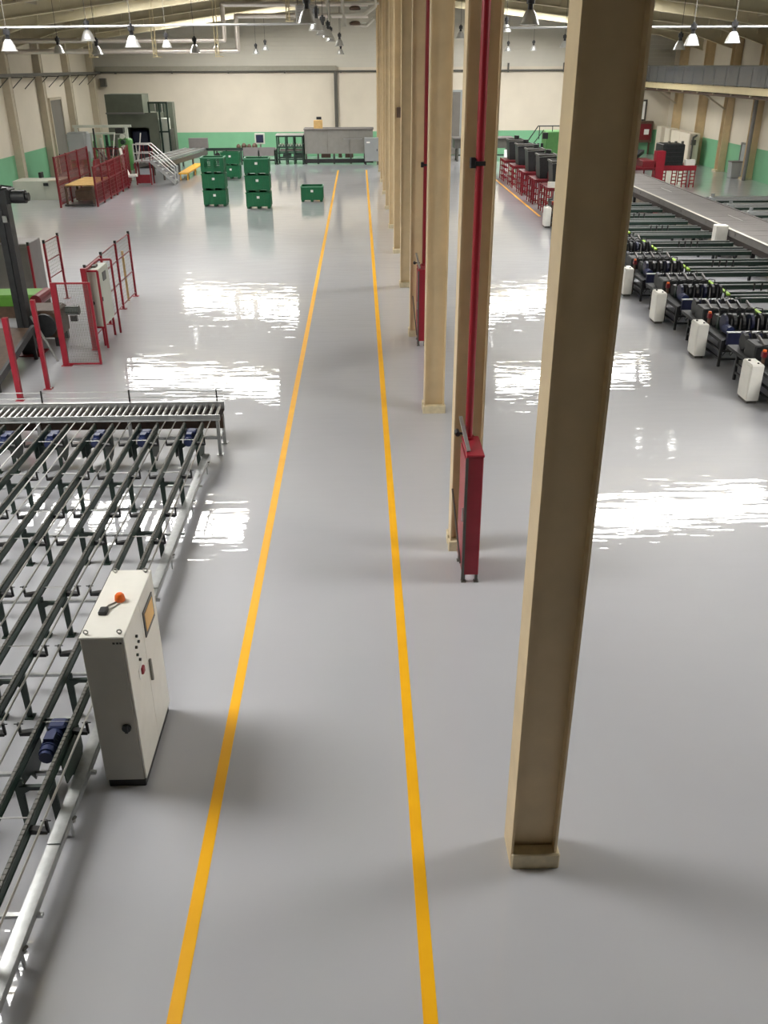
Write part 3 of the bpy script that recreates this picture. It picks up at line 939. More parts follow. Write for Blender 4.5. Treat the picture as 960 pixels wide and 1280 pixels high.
# ------------------------------------------------------------------ crates
def crate(x, y, z0, lab, wdt=1.18, dep=0.98, h=0.8, vent=False, grp='green plastic crates', top=False):
    e = empty('plastic_crate', (x, y, z0), lab, 'crate', grp)
    x0, x1, y0, y1 = x - wdt / 2, x + wdt / 2, y, y + dep
    t = 0.04
    zb = z0 + 0.1
    # hollow body: floor and four walls
    if vent:
        MB().box(x0, x1, y0, y0 + t, zb, zb + 0.2).box(x0, x1, y0, y0 + t, zb + 0.6, z0 + h).box(x0, x0 + 0.2, y0, y0 + t, zb + 0.2, zb + 0.6).box(x1 - 0.2, x1, y0, y0 + t, zb + 0.2, zb + 0.6).box(x - 0.08, x + 0.08, y0, y0 + t, zb + 0.2, zb + 0.6).build('front_wall', 'crate_green', e)
        for s in (-1, 1):
            g = MB()
            for k in range(5):
                xx = x + s * 0.235 - 0.155 + 0.31 * (k + 0.5) / 5
                g.box(xx - 0.012, xx + 0.012, y0 + 0.005, y0 + t - 0.005, zb + 0.2, zb + 0.6)
            for k in range(4):
                zz = zb + 0.2 + 0.4 * (k + 0.5) / 4
                g.box(x + s * 0.235 - 0.155, x + s * 0.235 + 0.155, y0 + 0.005, y0 + t - 0.005, zz - 0.012, zz + 0.012)
            g.build('vent_grid', 'crate_green', e)
    else:
        MB().box(x0, x1, y0, y0 + t, zb, z0 + h).build('front_wall', 'crate_green', e)
    if vent:
        MB().box(x0, x1, y1 - t, y1, zb, zb + 0.2).box(x0, x1, y1 - t, y1, zb + 0.6, z0 + h).box(x0, x0 + 0.2, y1 - t, y1, zb + 0.2, zb + 0.6).box(x1 - 0.2, x1, y1 - t, y1, zb + 0.2, zb + 0.6).box(x - 0.08, x + 0.08, y1 - t, y1, zb + 0.2, zb + 0.6).build('back_wall', 'crate_green', e)
    else:
        MB().box(x0, x1, y1 - t, y1, zb, z0 + h).build('back_wall', 'crate_green', e)
    for xa in (x0, x1 - t):
        MB().box(xa, xa + t, y0 + t, y1 - t, zb, z0 + h).build('side_wall', 'crate_green', e)
    MB().box(x0 + t, x1 - t, y0 + t, y1 - t, zb, zb + 0.04).build('base', 'crate_dark', e)
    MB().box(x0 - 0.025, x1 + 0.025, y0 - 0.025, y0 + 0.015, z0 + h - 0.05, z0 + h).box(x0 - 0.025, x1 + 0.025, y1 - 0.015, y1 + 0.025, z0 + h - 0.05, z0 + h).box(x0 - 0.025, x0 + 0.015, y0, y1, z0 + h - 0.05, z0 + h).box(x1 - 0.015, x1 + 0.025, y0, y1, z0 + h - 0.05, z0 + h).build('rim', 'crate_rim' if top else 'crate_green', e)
    for k in range(5):
        if vent and 0 < k < 4:
            continue
        xx = x0 + 0.03 + (wdt - 0.06) * k / 4
        MB().box(xx - 0.02, xx + 0.02, y0 - 0.02, y0, zb, z0 + h - 0.05).build('rib', 'crate_green', e)
    for k in range(3):
        yy = y0 + 0.06 + (dep - 0.12) * k / 2
        MB().box(x1, x1 + 0.02, yy - 0.02, yy + 0.02, zb, z0 + h - 0.05).build('rib', 'crate_green', e)
    for xx in (x0 + 0.02, x - 0.07, x1 - 0.16):
        MB().box(xx, xx + 0.14, y0 + 0.01, y1 - 0.01, z0, zb).build('skid', 'crate_dark', e)
    if not vent:
        MB().box(x - 0.06, x + 0.08, y0 - 0.024, y0 - 0.02, z0 + 0.5, z0 + 0.62).build('label_card', 'paper', e)


for lev, nm in enumerate(('bottom', 'middle', 'top')):
    crate(-7.68, 49.35, lev * 0.81, 'green plastic crate, %s of the stack with the grille windows' % nm if lev < 2 else 'green plastic crate with two grille windows, top of its stack', vent=(lev == 2), top=(lev == 2))
    crate(-5.3, 48.4, lev * 0.82, 'green plastic crate, %s of the stack without grille windows' % nm, wdt=1.24, top=(lev == 2))
crate(-2.64, 50.8, 0, 'single green plastic crate standing alone near the yellow line', top=True)
for lev, nm in enumerate(('lower', 'upper')):
    crate(-8.5, 62.3, lev * 0.81, 'green plastic crate, %s one of the pair behind the grille-window stack' % nm)

# ------------------------------------------------------------------ grey machine and back conveyor at the far end
e = empty('tunnel_machine', (-2, 72.5, 0), 'long grey sheet-metal tunnel machine in front of the far wall', 'machine')
MB().bbox(-4.12, 1.0, 71.5, 73.4, 0.72, 2.38, 0.03).build('housing', 'grey_machine', e)
MB().box(-4.15, 1.05, 71.45, 73.45, 2.38, 2.44).build('roof_plate', 'grey_panel', e)
for xx in (-2.4, -0.75):
    MB().box(xx, xx + 0.012, 71.485, 71.5, 0.74, 2.36).build('seam', 'pipe_dark', e)
MB().cyl((-1.2, 71.44, 1.75), (0.2, 71.44, 1.75), 0.025, 8).build('grab_rail', 'steel', e)
MB().box(-4.15, 1.0, 71.45, 71.65, 0.08, 0.36).build('base_beam', 'black', e)
for xx in (-4.1, -3.2, -2.0, -0.75, 0.3):
    MB().box(xx, xx + 0.14, 71.6, 71.75, 0, 0.72).build('leg', 'pipe_dark', e)
for xx, ww in ((-2.9, 0.7), (-1.6, 0.25), (-1.1, 0.6)):
    MB().box(xx, xx + ww, 71.7, 72.2, 0.42, 0.7).build('drive_box', 'brown', e)
MB().bbox(-3.4, -2.75, 71.9, 72.4, 2.44, 3.0).build('top_box', 'wood', e)
e = empty('switch_cabinet', (0.9, 71.1, 0), 'light grey switch cabinet at the end of the tunnel machine', 'cabinet')
MB().bbox(0.36, 1.42, 70.7, 71.35, 0.25, 1.85, 0.01).build('body', 'door_grey_light', e)
d = MB().box(0.4, 1.38, 70.68, 70.7, 0.3, 1.8).build('door', 'door_grey_light', e)
MB().box(0.5, 0.75, 70.67, 70.68, 1.5, 1.6).build('nameplate', 'paper', d)
MB().box(1.25, 1.3, 70.65, 70.68, 0.95, 1.1).build('handle', 'black', d)
for xx in (0.4, 1.3):
    MB().box(xx, xx + 0.08, 70.75, 71.3, 0, 0.25).build('leg', 'black', e)
# sign plate on the wall
MB().box(-3.45, -3.05, YF - 0.03, YF - 0.013, 2.75, 2.95).thing('wall_plate', 'black', (-3.25, YF - 0.02, 2.75), 'small black plate on the far wall above the tunnel machine', 'plate')

e = empty('rack_conveyor', (-5.2, 72, 0), 'dark green open rack conveyor feeding the tunnel machine', 'conveyor')
for yy in (71.4, 73.0):
    for xx in (-6.15, -5.5, -4.9, -4.25):
        MB().box(xx - 0.05, xx + 0.05, yy - 0.05, yy + 0.05, 0, 2.0).build('upright', 'dark_green', e)
    for zz in (0.3, 0.75, 1.15, 1.9):
        MB().box(-6.2, -4.2, yy - 0.04, yy + 0.04, zz, zz + 0.1).build('rail', 'dark_green', e)
MB().box(-6.25, -4.18, 71.35, 73.05, 2.0, 2.06).build('top_deck', 'aluminium', e)
MB().box(-6.0, -4.3, 71.6, 72.8, 0.9, 1.0).build('shelf', 'grey_machine', e)
me_r = mesh_of(MB().cyl((0, 71.5, 0), (0, 72.9, 0), 0.06, 10), 'roller', 'steel', True)
for k in range(9):
    inst(me_r, 'roller', e, (-6.0 + 0.21 * k, 0, 1.32))
for xx in (-5.75, -4.9):
    MB().bbox(xx, xx + 0.6, 71.42, 71.9, 0.42, 0.72).build('gearbox', 'dark_green', e)
e = empty('flat_conveyor', (-9, 72, 0), 'low grey flat conveyor along the far wall behind the crates', 'conveyor')
MB().box(-12.0, -6.3, 71.55, 72.8, 0.95, 1.05).build('deck', 'grey_machine', e)
MB().box(-8.7, -6.3, 71.4, 71.48, 0.6, 1.2).build('side_panel', 'grey_panel', e)
MB().box(-12.0, -8.7, 71.4, 71.5, 1.0, 1.18).build('side_rail', 'dark_green', e)
for xx in (-11.9, -10.9, -10.0, -8.9, -7.6, -6.4):
    MB().box(xx, xx + 0.1, 71.4, 71.5, 0, 1.0).box(xx, xx + 0.1, 72.7, 72.8, 0, 1.0).build('leg', 'dark_green', e)
MB().box(-11.9, -6.4, 71.42, 71.5, 0.25, 0.36).build('stretcher', 'black', e)
MB().cyl((-10.6, 71.4, 0.7), (-10.6, 71.25, 0.7), 0.18, 12).build('hand_wheel', 'black', e)
e = empty('operator_panel', (-7.5, 72.6, 1.05), 'blue-grey operator panel on the flat conveyor deck', 'panel')
MB().bbox(-7.9, -7.15, 72.5, 72.7, 1.35, 2.1).build('housing', 'pale_grey', e)
MB().box(-7.8, -7.25, 72.485, 72.5, 1.45, 2.0).build('screen', 'navy', e)
MB().cyl((-7.5, 72.6, 1.05), (-7.5, 72.6, 1.35), 0.06, 8).build('stem', 'grey_machine', e)
for k in range(4):
    x, y, r = -9.1 + k * 0.4, 72.1 + 0.1 * (k % 2), 0.17 + 0.03 * (k % 2)
    MB().lathe([(0.001, 0), (r * 0.7, 0), (r, r * 0.6), (r, r * 1.2), (r * 0.6, r * 1.7), (r * 0.35, r * 2.0), (0.001, r * 2.05)], (x, y, 1.05), 10).thing('casting', 'brown', (x, y, 1.05), 'small brown casting in the row lying on the flat conveyor', 'casting', 'brown castings on the flat conveyor', True)

# ------------------------------------------------------------------ far-left machine group
e = empty('press_machine', (-15.8, 70.5, 0), 'tall grey-green press enclosure with a dark opening by the far wall', 'machine')
MB().box(-17.85, -13.6, 71.3, 72.2, 0, 4.3).build('rear_body', 'grey_green_machine', e)
MB().box(-17.85, -15.25, 69.1, 71.3, 3.7, 4.88).build('upper_housing', 'grey_green_machine', e)
MB().box(-17.85, -16.7, 69.1, 71.3, 0, 3.7).build('left_housing', 'grey_green_machine', e)
MB().box(-16.7, -15.0, 69.1, 71.3, 2.75, 3.7).build('lintel', 'grey_green_machine', e)
MB().box(-15.0, -14.3, 69.1, 71.3, 0, 3.7).build('right_housing', 'grey_green_machine', e)
MB().box(-16.7, -15.0, 69.3, 71.2, 0, 1.2).build('bed', 'black_machine', e)
MB().bbox(-16.5, -15.3, 70.2, 71.0, 1.2, 2.5, 0.1).build('die', 'navy', e)
MB().box(-17.9, -15.2, 69.0, 69.1, 3.62, 3.72).build('ledge', 'grey_panel', e)
MB().box(-14.3, -13.7, 69.3, 70.4, 1.0, 3.3).build('side_cabinet', 'pale_grey', e)
fr = MB()
for xx in (-14.9, -14.2, -13.65):
    fr.box(xx, xx + 0.12, 69.1, 69.22, 3.7 if xx < -14.3 else 1.0, 4.4)
fr.box(-14.9, -13.53, 69.1, 69.22, 4.28, 4.4).box(-14.3, -13.53, 69.1, 69.22, 2.4, 2.5)
fr.build('service_frame', 'dark_green', e)
for k in range(6):
    MB().cyl((-14.5 + 0.12 * k, 69.6, 3.7), (-14.5 + 0.12 * k, 69.6, 4.25), 0.04, 8).build('hydraulic_line', 'dark_green' if k % 2 else 'steel', e)
for k in range(4):
    MB().box(-13.6, -13.5, 69.2 + 0.35 * k, 69.3 + 0.35 * k, 0.2, 2.6).build('guard_bar', 'pipe_dark', e)
# outfeed conveyor from the press to the back line
e = empty('outfeed_conveyor', (-12.6, 66.5, 0), 'grey multi-strand outfeed conveyor running beside the yellow bench', 'conveyor')
for k in range(5):
    xx = -13.7 + 0.36 * k
    MB().bar((xx - 0.7, 61.2, 1.15), (xx + 0.8, 71.2, 1.15), 0.14, 0.16).build('strand', 'grey_machine' if k % 2 else 'galvanised', e)
MB().bar((-14.5, 61.2, 0.9), (-13.0, 71.2, 0.9), 0.1, 0.3).bar((-12.8, 61.2, 0.9), (-11.35, 71.2, 0.9), 0.1, 0.3).build('side_rail', 'pipe_dark', e)
for t in (0.05, 0.35, 0.65, 0.95):
    for xa in (-14.5, -12.8):
        xx, yy = xa + 1.48 * t, 61.2 + 10 * t
        MB().box(xx - 0.06, xx + 0.06, yy - 0.06, yy + 0.06, 0, 0.85).build('leg', 'pipe_dark', e)
MB().box(-12.6, -11.2, 70.9, 71.2, 1.22, 1.9).build('end_guard', 'grey_panel', e)
e = empty('bench', (-11.5, 64.5, 0), 'low mustard yellow bench beside the outfeed conveyor', 'bench')
MB().box(-11.75, -11.15, 61.4, 67.8, 0.38, 0.46).build('top', 'mustard', e)
for yy in (61.6, 64.5, 67.5):
    for xx in (-11.7, -11.25):
        MB().box(xx, xx + 0.06, yy, yy + 0.06, 0, 0.38).build('leg', 'mustard', e)
# stairs with handrails
e = empty('access_stairs', (-12.5, 61, 0), 'pale steel access stairs with handrails over the outfeed conveyor', 'stairs')
ST0, ST1 = -11.55, -13.0
for k in range(6):
    x = ST0 - 0.24 * k
    MB().box(x - 0.26, x, 59.2, 60.0, 0.22 * (k + 1) - 0.03, 0.22 * (k + 1)).build('tread', 'galvanised', e)
for yy in (59.18, 60.02):
    MB().bar((ST0 + 0.02, yy, 0.05), (ST1, yy, 1.4), 0.04, 0.18).build('stringer', 'galvanised', e)
    MB().tube([(ST0, yy, 0.1), (ST0, yy, 1.0), (ST1, yy, 2.35), (ST1 - 0.95, yy, 2.35), (ST1 - 0.95, yy, 1.3)], 0.035, 8).build('handrail', 'aluminium', e)
    MB().tube([(ST0, yy, 0.55), (ST1, yy, 1.85), (ST1 - 0.95, yy, 1.85)], 0.025, 8).build('mid_rail', 'aluminium', e)
    for xx in (ST1, ST1 - 0.5, ST1 - 0.95):
        MB().bar((xx, yy, 1.38), (xx, yy, 2.35), 0.04).build('baluster', 'red_dark', e)
MB().box(ST1 - 1.0, ST1, 59.18, 60.02, 1.34, 1.4).build('platform', 'galvanised', e)
for xx in (ST1 - 0.05, ST1 - 0.95):
    for yy in (59.22, 59.98):
        MB().box(xx - 0.04, xx + 0.04, yy - 0.04, yy + 0.04, 0, 1.34).build('leg', 'red_dark', e)
MB().box(ST1 - 0.95, ST1 - 0.1, 59.15, 59.18, 0.1, 0.6).build('kick_panel', 'red_dark', e)


# red fence round the far-left machines
def far_fence(p0, p1, n, lab, h=2.1):
    e = empty('safety_fence', ((p0[0] + p1[0]) / 2, (p0[1] + p1[1]) / 2, 0), lab, 'fence', 'red safety fences by the press')
    for k in range(n + 1):
        t = k / n
        x, y = p0[0] + (p1[0] - p0[0]) * t, p0[1] + (p1[1] - p0[1]) * t
        MB().box(x - 0.045, x + 0.045, y - 0.045, y + 0.045, 0, h).build('post', 'red_dark', e)
    for zz in (0.15, 1.1, h - 0.05):
        MB().bar((p0[0], p0[1], zz), (p1[0], p1[1], zz), 0.045).build('rail', 'red_dark', e)
    mb = MB()
    L = math.hypot(p1[0] - p0[0], p1[1] - p0[1])
    m_ = int(L / 0.16)
    for k in range(m_):
        t = (k + 0.5) / m_
        x, y = p0[0] + (p1[0] - p0[0]) * t, p0[1] + (p1[1] - p0[1]) * t
        mb.bar((x, y, 0.15), (x, y, h - 0.05), 0.022)
    for k in range(10):
        zz = 0.2 + (h - 0.3) * k / 9
        mb.bar((p0[0], p0[1], zz), (p1[0], p1[1], zz), 0.014)
    o = mb.build('wire_mesh', 'red_dark', e)
    o['kind'] = 'stuff'


far_fence((-15.75, 49.3), (-15.9, 56.0), 3, 'red mesh fence with a tall end post beside the pale booth', 2.5)
far_fence((-13.9, 49.6), (-14.1, 57.5), 5, 'red mesh fence facing the aisle between booth and stairs', 2.0)
far_fence((-14.15, 57.7), (-14.8, 61.2), 3, 'red mesh fence behind the aisle fence next to the stairs', 2.2)
far_fence((-16.3, 59.0), (-14.6, 59.0), 2, 'short red mesh fence under the press opening', 2.2)
e = empty('infeed_table', (-14.8, 51.5, 0), 'wooden topped infeed table inside the red fences', 'table')
for k in range(7):
    MB().box(-15.6, -14.1, 50.0 + 0.55 * k, 50.4 + 0.55 * k, 1.0, 1.06).build('plank', 'wood', e)
for xx in (-15.6, -14.2):
    MB().box(xx, xx + 0.1, 49.8, 54.2, 0.9, 1.0).build('rail', 'brown', e)
    for yy in (49.8, 51.9, 54.1):
        MB().box(xx, xx + 0.1, yy, yy + 0.1, 0, 0.9).build('leg', 'brown', e)
MB().box(-15.6, -14.1, 49.5, 49.7, 0.05, 0.12).build('foot_bar', 'black', e)
MB().box(-15.3, -14.4, 50.6, 53.6, 0.2, 0.7).build('lower_tray', 'brown', e)
e = empty('handling_arm', (-16.4, 62, 0), 'pale green handling machine with an overhead beam behind the red fences', 'machine')
MB().box(-18.3, -14.6, 62.0, 62.2, 3.15, 3.3).build('beam', 'pale_grey', e)
for xx in (-18.2, -15.0):
    MB().box(xx, xx + 0.16, 62.0, 62.16, 0, 3.15).build('post', 'pale_grey', e)
MB().bbox(-18.6, -17.4, 61.3, 62.6, 1.3, 2.9, 0.1).build('control_column', 'door_grey_light', e)
MB().bbox(-15.5, -14.7, 61.8, 62.6, 0.6, 2.5, 0.1).build('green_housing', 'machine_green', e)
for k in range(6):
    MB().cyl((-15.1, 61.8, 1.0 + 0.33 * k), (-15.1, 61.4, 1.0 + 0.33 * k), 0.14, 10).build('clamp_disc', 'pale_grey' if k % 2 else 'dark_green', e)
MB().bbox(-15.6, -15.1, 61.9, 62.3, 2.8, 3.12).build('lamp_box', 'black', e)
MB().tube([(-17.0, 62, 3.1), (-16.9, 61.6, 2.0), (-16.4, 61.5, 1.4), (-15.8, 61.6, 1.2)], 0.06, 8).build('hose', 'black', e)
for k in range(4):
    MB().box(-17.3 + 0.3 * k, -17.2 + 0.3 * k, 61.2, 61.3, 0, 1.8).build('rack_bar', 'grey_machine', e)
e = empty('pale_booth', (-17.9, 53.2, 0), 'pale grey-green cabinet block beside the left wall', 'cabinet')
MB().bbox(-19.2, -16.65, 52.4, 54.0, 0, 1.0, 0.02).build('body', 'pale_grey', e)
MB().box(-17.2, -16.5, 52.3, 54.1, 1.0, 1.05).build('worktop', 'cream', e)
for xx in (-18.3, -17.4):
    MB().box(xx, xx + 0.8, 52.385, 52.4, 0.1, 0.92).build('door', 'pale_grey', e)
MB().bbox(-17.5, -17.25, 52.3, 52.4, 0.75, 0.9).build('socket_box', 'black', e)
MB().bbox(-18.2, -18.05, 53.85, 54.3, 1.0, 1.3).build('valve', 'black', e)
MB().tube([(-14.5, 58.2, 2.2), (-14.3, 57.9, 1.2), (-14.0, 57.6, 0.7), (-13.5, 57.5, 0.75)], 0.09, 8).thing('air_hose', 'cabinet_white', (-14.3, 57.8, 0.6), 'white flexible hose hanging over the red fence by the stairs', 'hose')

# dark feed machine and pale green roll stand between the red fences and the press
e = empty('feed_machine', (-15.0, 56.4, 0), 'dark brown feed machine with stacked rolls inside the red fences', 'machine')
MB().bbox(-15.65, -14.45, 55.3, 57.4, 0.15, 0.8, 0.04).build('bed', 'brown', e)
for xx in (-15.6, -14.6):
    MB().prism([(55.5, 0.8), (57.2, 0.8), (56.9, 1.75), (55.9, 1.75)], 'x', xx, xx + 0.12).build('side_frame', 'red_dark', e)
for k in range(4):
    MB().cyl((-15.48, 55.8 + 0.36 * k, 1.05 + 0.15 * (k % 2)), (-14.6, 55.8 + 0.36 * k, 1.05 + 0.15 * (k % 2)), 0.14, 12).build('roll', 'steel' if k % 2 else 'under_dark', e, True)
MB().bbox(-15.3, -14.8, 55.0, 55.3, 0.4, 1.0, 0.04).build('gearbox', 'navy', e)
for xx in (-15.6, -14.6):
    for yy in (55.4, 57.2):
        MB().box(xx, xx + 0.1, yy, yy + 0.1, 0, 0.15).build('foot', 'black', e)
e = empty('roll_stand', (-16.6, 65.0, 0), 'pale green roll stand with upright rollers in front of the press', 'machine')
MB().bbox(-17.9, -15.4, 64.2, 65.8, 0.1, 1.2, 0.05).build('base', 'grey_green_machine', e)
for k in range(6):
    xx = -17.7 + 0.42 * k
    MB().cyl((xx, 64.4, 1.2), (xx, 64.4, 2.2 + 0.18 * (k % 3)), 0.1, 10).build('upright_roller', ('machine_green', 'pale_grey', 'dark_green')[k % 3], e, True)
MB().box(-17.9, -15.4, 64.3, 64.5, 2.6, 2.72).build('head_beam', 'pale_grey', e)
for xx in (-17.9, -15.52):
    MB().box(xx, xx + 0.12, 64.3, 64.5, 1.2, 2.6).build('head_post', 'pale_grey', e)
MB().bbox(-16.9, -16.2, 64.0, 64.2, 1.3, 1.9).build('control_panel', 'black', e)
MB().box(-17.8, -15.5, 64.3, 65.7, 0, 0.1).build('plinth', 'black', e)
for (x, y, lab) in ((-14.05, 60.6, 'thin white pole leaning beside the stairs next to the press opening'), (-15.6, 60.3, 'thin white pole leaning behind the short red mesh fence')):
    MB().cyl((x - 0.25, y, 0), (x + 0.3, y + 0.2, 2.9), 0.035, 8).thing('pole', 'cabinet_white', (x - 0.25, y, 0), lab, 'pole', 'leaning white poles', True)

# ------------------------------------------------------------------ right line: dark stations
BOX_Y = [18.13, 21.48, 24.84, 28.2, 31.6, 35.0, 38.2, 41.6]


def control_box(y, lab, h=0.86):
    e = empty('control_box', (8.46, y + 0.3, 0), lab, 'control box', 'white control boxes of the right line')
    MB().bbox(8.33, 8.6, y, y + 0.52, 0.07, h, 0.012).build('body', 'white_box', e)
    MB().box(8.345, 8.585, y + 0.02, y + 0.5, h, h + 0.012).build('top_panel', 'white_box', e)
    MB().box(8.318, 8.33, y + 0.03, y + 0.49, 0.12, h - 0.05).build('door', 'white_box', e)
    MB().cyl((8.5, y + 0.12, h + 0.012), (8.5, y + 0.12, h + 0.035), 0.022, 8).build('button', 'black', e)
    MB().cyl((8.4, y + 0.35, h + 0.012), (8.4, y + 0.35, h + 0.04), 0.03, 8).build('button', 'pipe_dark', e)
    MB().box(8.36, 8.57, y + 0.04, y + 0.48, 0, 0.07).build('plinth', 'pipe_dark', e)


for k, y in enumerate(BOX_Y):
    control_box(y, 'white upright control box beside dark station, %s from the red stands' % ORD[len(BOX_Y) - 1 - k])


def dark_station(y, lab):
    """y: face of the station towards the viewer"""
    e = empty('welding_station', (9.4, y + 1.2, 0), lab, 'machine', 'dark stations of the right line')
    x0, x1 = 8.68, 10.12
    MB().bbox(x0 + 0.12, x1 + 0.1, y, y + 0.08, 0.55, 0.84, 0.01).build('front_panel', 'navy', e)
    MB().box(x0 + 0.12, x1 + 0.1, y - 0.01, y + 0.1, 0.84, 0.86).build('panel_trim', 'galvanised', e)
    for xx in (x0, x1 - 0.02):
        for yy in (y + 0.02, y + 1.3, y + 2.35):
            MB().box(xx, xx + 0.06, yy, yy + 0.06, 0, 0.66).build('leg', 'black', e)
    for zz in (0.16, 0.36):
        MB().box(x0, x1, y + 0.03, y + 0.07, zz, zz + 0.045).build('stretcher', 'black', e)
        MB().box(x0 + 0.01, x0 + 0.05, y + 0.03, y + 2.4, zz, zz + 0.045).build('side_stretcher', 'black', e)
    MB().box(x0, x1 + 0.05, y + 0.1, y + 3.0, 0.58, 0.66).build('table', 'black_machine', e)
    MB().bbox(x0 + 0.1, x1, y + 1.7, y + 2.3, 0.66, 1.0, 0.03).build('gear_case', 'black_machine', e)
    for k in range(6):
        xx = x0 + 0.25 + 0.22 * k
        MB().cyl((xx, y + 0.75, 0.9), (xx + 0.07, y + 0.75, 0.9), 0.2, 14).build('drive_wheel', 'black' if k % 3 else 'navy', e)
        MB().cyl((xx + 0.02, y + 1.35, 0.82), (xx + 0.12, y + 1.35, 0.82), 0.16, 12).build('feed_wheel', 'dark_green' if k % 2 else 'black', e)
        MB().bar((xx + 0.1, y + 0.4, 0.66), (xx + 0.14, y + 0.55, 1.05), 0.03).build('clamp_arm', 'grey_panel' if k == 3 else 'black', e)
        MB().bbox(xx, xx + 0.12, y + 1.0, y + 1.15, 0.66, 0.98 + 0.06 * (k % 2)).build('valve_block', 'black' if k % 2 else 'dark_green', e)
        MB().tube([(xx + 0.05, y + 1.1, 0.98), (xx + 0.05, y + 1.2, 1.12), (xx + 0.02, y + 1.5, 1.08), (xx, y + 1.75, 0.95)], 0.014, 5).build('hose', 'black', e)
    for k in range(5):
        xx = x0 + 0.15 + 0.26 * k
        MB().cyl((xx, y + 2.55, 0.86), (xx + 0.1, y + 2.55, 0.86), 0.19, 12).build('chain_wheel', 'black' if k % 2 else 'black_machine', e)
        MB().bbox(xx + 0.1, xx + 0.2, y + 2.75, y + 2.95, 0.66, 1.0 - 0.05 * (k % 3)).build('cylinder_block', 'black_machine' if k % 2 else 'navy', e)
        MB().tube([(xx + 0.1, y + 2.3, 1.0), (xx + 0.12, y + 2.45, 1.13), (xx + 0.16, y + 2.8, 1.0)], 0.014, 5).build('hose', 'black', e)
        MB().bar((xx + 0.16, y + 1.72, 1.0), (xx + 0.2, y + 2.2, 1.08), 0.04, 0.06).build('lever', 'black' if k % 2 else 'grey_panel', e)
    for k in range(7):
        xx = x0 + 0.08 + 0.2 * k
        MB().bbox(xx, xx + 0.14, y + 0.22, y + 0.42, 0.36, 0.58).build('valve_box', ('black', 'black_machine', 'navy')[k % 3], e)
        MB().tube([(xx + 0.07, y + 0.25, 0.4), (xx + 0.05, y + 0.2, 0.26), (xx + 0.12, y + 0.3, 0.2), (xx + 0.2, y + 0.26, 0.36)], 0.012, 5).build('hose', 'black', e)
    MB().cyl((x0 + 0.3, y + 0.3, 0.8), (x0 + 0.3, y + 0.62, 0.8), 0.11, 12).build('motor', 'motor_blue', e)
    MB().cyl((x0 + 0.9, y + 0.28, 0.45), (x0 + 0.9, y + 0.7, 0.45), 0.13, 12).build('motor', 'black_machine', e)
    MB().cyl((x0 + 0.5, y + 0.3, 0.42), (x0 + 0.62, y + 0.3, 0.42), 0.17, 14).build('pulley', 'black', e)
    MB().cyl((x0 + 1.15, y + 0.3, 0.4), (x0 + 1.27, y + 0.3, 0.4), 0.15, 14).build('pulley', 'black', e)
    # post with red stop button beside the box
    ps = MB().box(8.68, 8.74, y + 1.05, y + 1.11, 0, 0.98).build('switch_post', 'brown', e)
    MB().bbox(8.66, 8.76, y + 1.03, y + 1.13, 0.94, 1.06).build('switch_housing', 'red_dark', ps)
    MB().cyl((8.71, y + 1.08, 1.06), (8.71, y + 1.08, 1.1), 0.04, 10).build('stop_button', 'orange', ps)
    # pairs of lime end guards towards the transfer rails
    for yy in (y + 0.35, y + 1.35):
        MB().bar((x1 + 0.08, yy, 0.9), (x1 + 0.12, yy + 0.75, 0.9), 0.09, 0.05).build('end_guard', 'lime', e)


for k, y in enumerate(BOX_Y[1:]):
    dark_station(y - 0.7, 'black and navy machine station with wheels, %s from the red stands' % ORD[len(BOX_Y) - 2 - k])
dark_station(BOX_Y[0] - 0.7, 'black and navy machine station with wheels, at the end away from the red stands')

# transfer rails (along x) between stations and plate conveyor
rail_me = mesh_of(MB().box(10.32, 13.46, -0.04, 0.04, 0.72, 0.84), 'rail', 'rail_green')
strip_me = mesh_of(MB().box(10.32, 13.46, -0.025, 0.025, 0.84, 0.862), 'wear_strip', 'galvanised')
tooth_me = mesh_of(MB().bar((0, 0, 0.5), (0.06, 0.12, 0.98), 0.05), 'stop_finger', 'black')
for k, y in enumerate(BOX_Y):
    e = empty('transfer_bed', (12.1, y + 0.3, 0), 'bed of dark green cross rails behind machine station, %s from the red stands' % ORD[len(BOX_Y) - 1 - k], 'conveyor', 'transfer beds of the right line')
    for dy in (-0.55, -0.2, 0.2, 1.1, 1.5):
        r = inst(rail_me, 'rail', e, (0, y + dy, 0))
        c = bpy.data.objects.new('wear_strip', strip_me)
        COL.objects.link(c)
        c.parent = r
    for dx in range(4):
        inst(tooth_me, 'stop_finger', e, (11.3 + 0.22 * dx, y + 0.62, 0))
    MB().box(11.2, 12.2, y + 0.58, y + 0.66, 0.5, 0.58).build('finger_bar', 'black', e)
    for xx in (10.6, 12.9):
        MB().box(xx, xx + 0.08, y - 0.6, y + 1.55, 0.64, 0.72).build('cross_beam', 'black', e)
        for dy in (-0.5, 1.4):
            MB().box(xx, xx + 0.08, y + dy, y + dy + 0.08, 0, 0.64).build('leg', 'black', e)
# white box hanging at the plate conveyor
e = empty('junction_cabinet', (13.3, 33.5, 0), 'white control box standing against the side of the plate conveyor', 'control box')
MB().bbox(13.0, 13.45, 33.3, 33.65, 0.75, 1.35, 0.012).build('body', 'white_box', e)
MB().box(13.05, 13.4, 33.285, 33.3, 0.8, 1.3).build('door', 'white_box', e)
MB().box(13.2, 13.26, 33.45, 33.5, 0, 0.75).build('stand', 'pipe_dark', e)

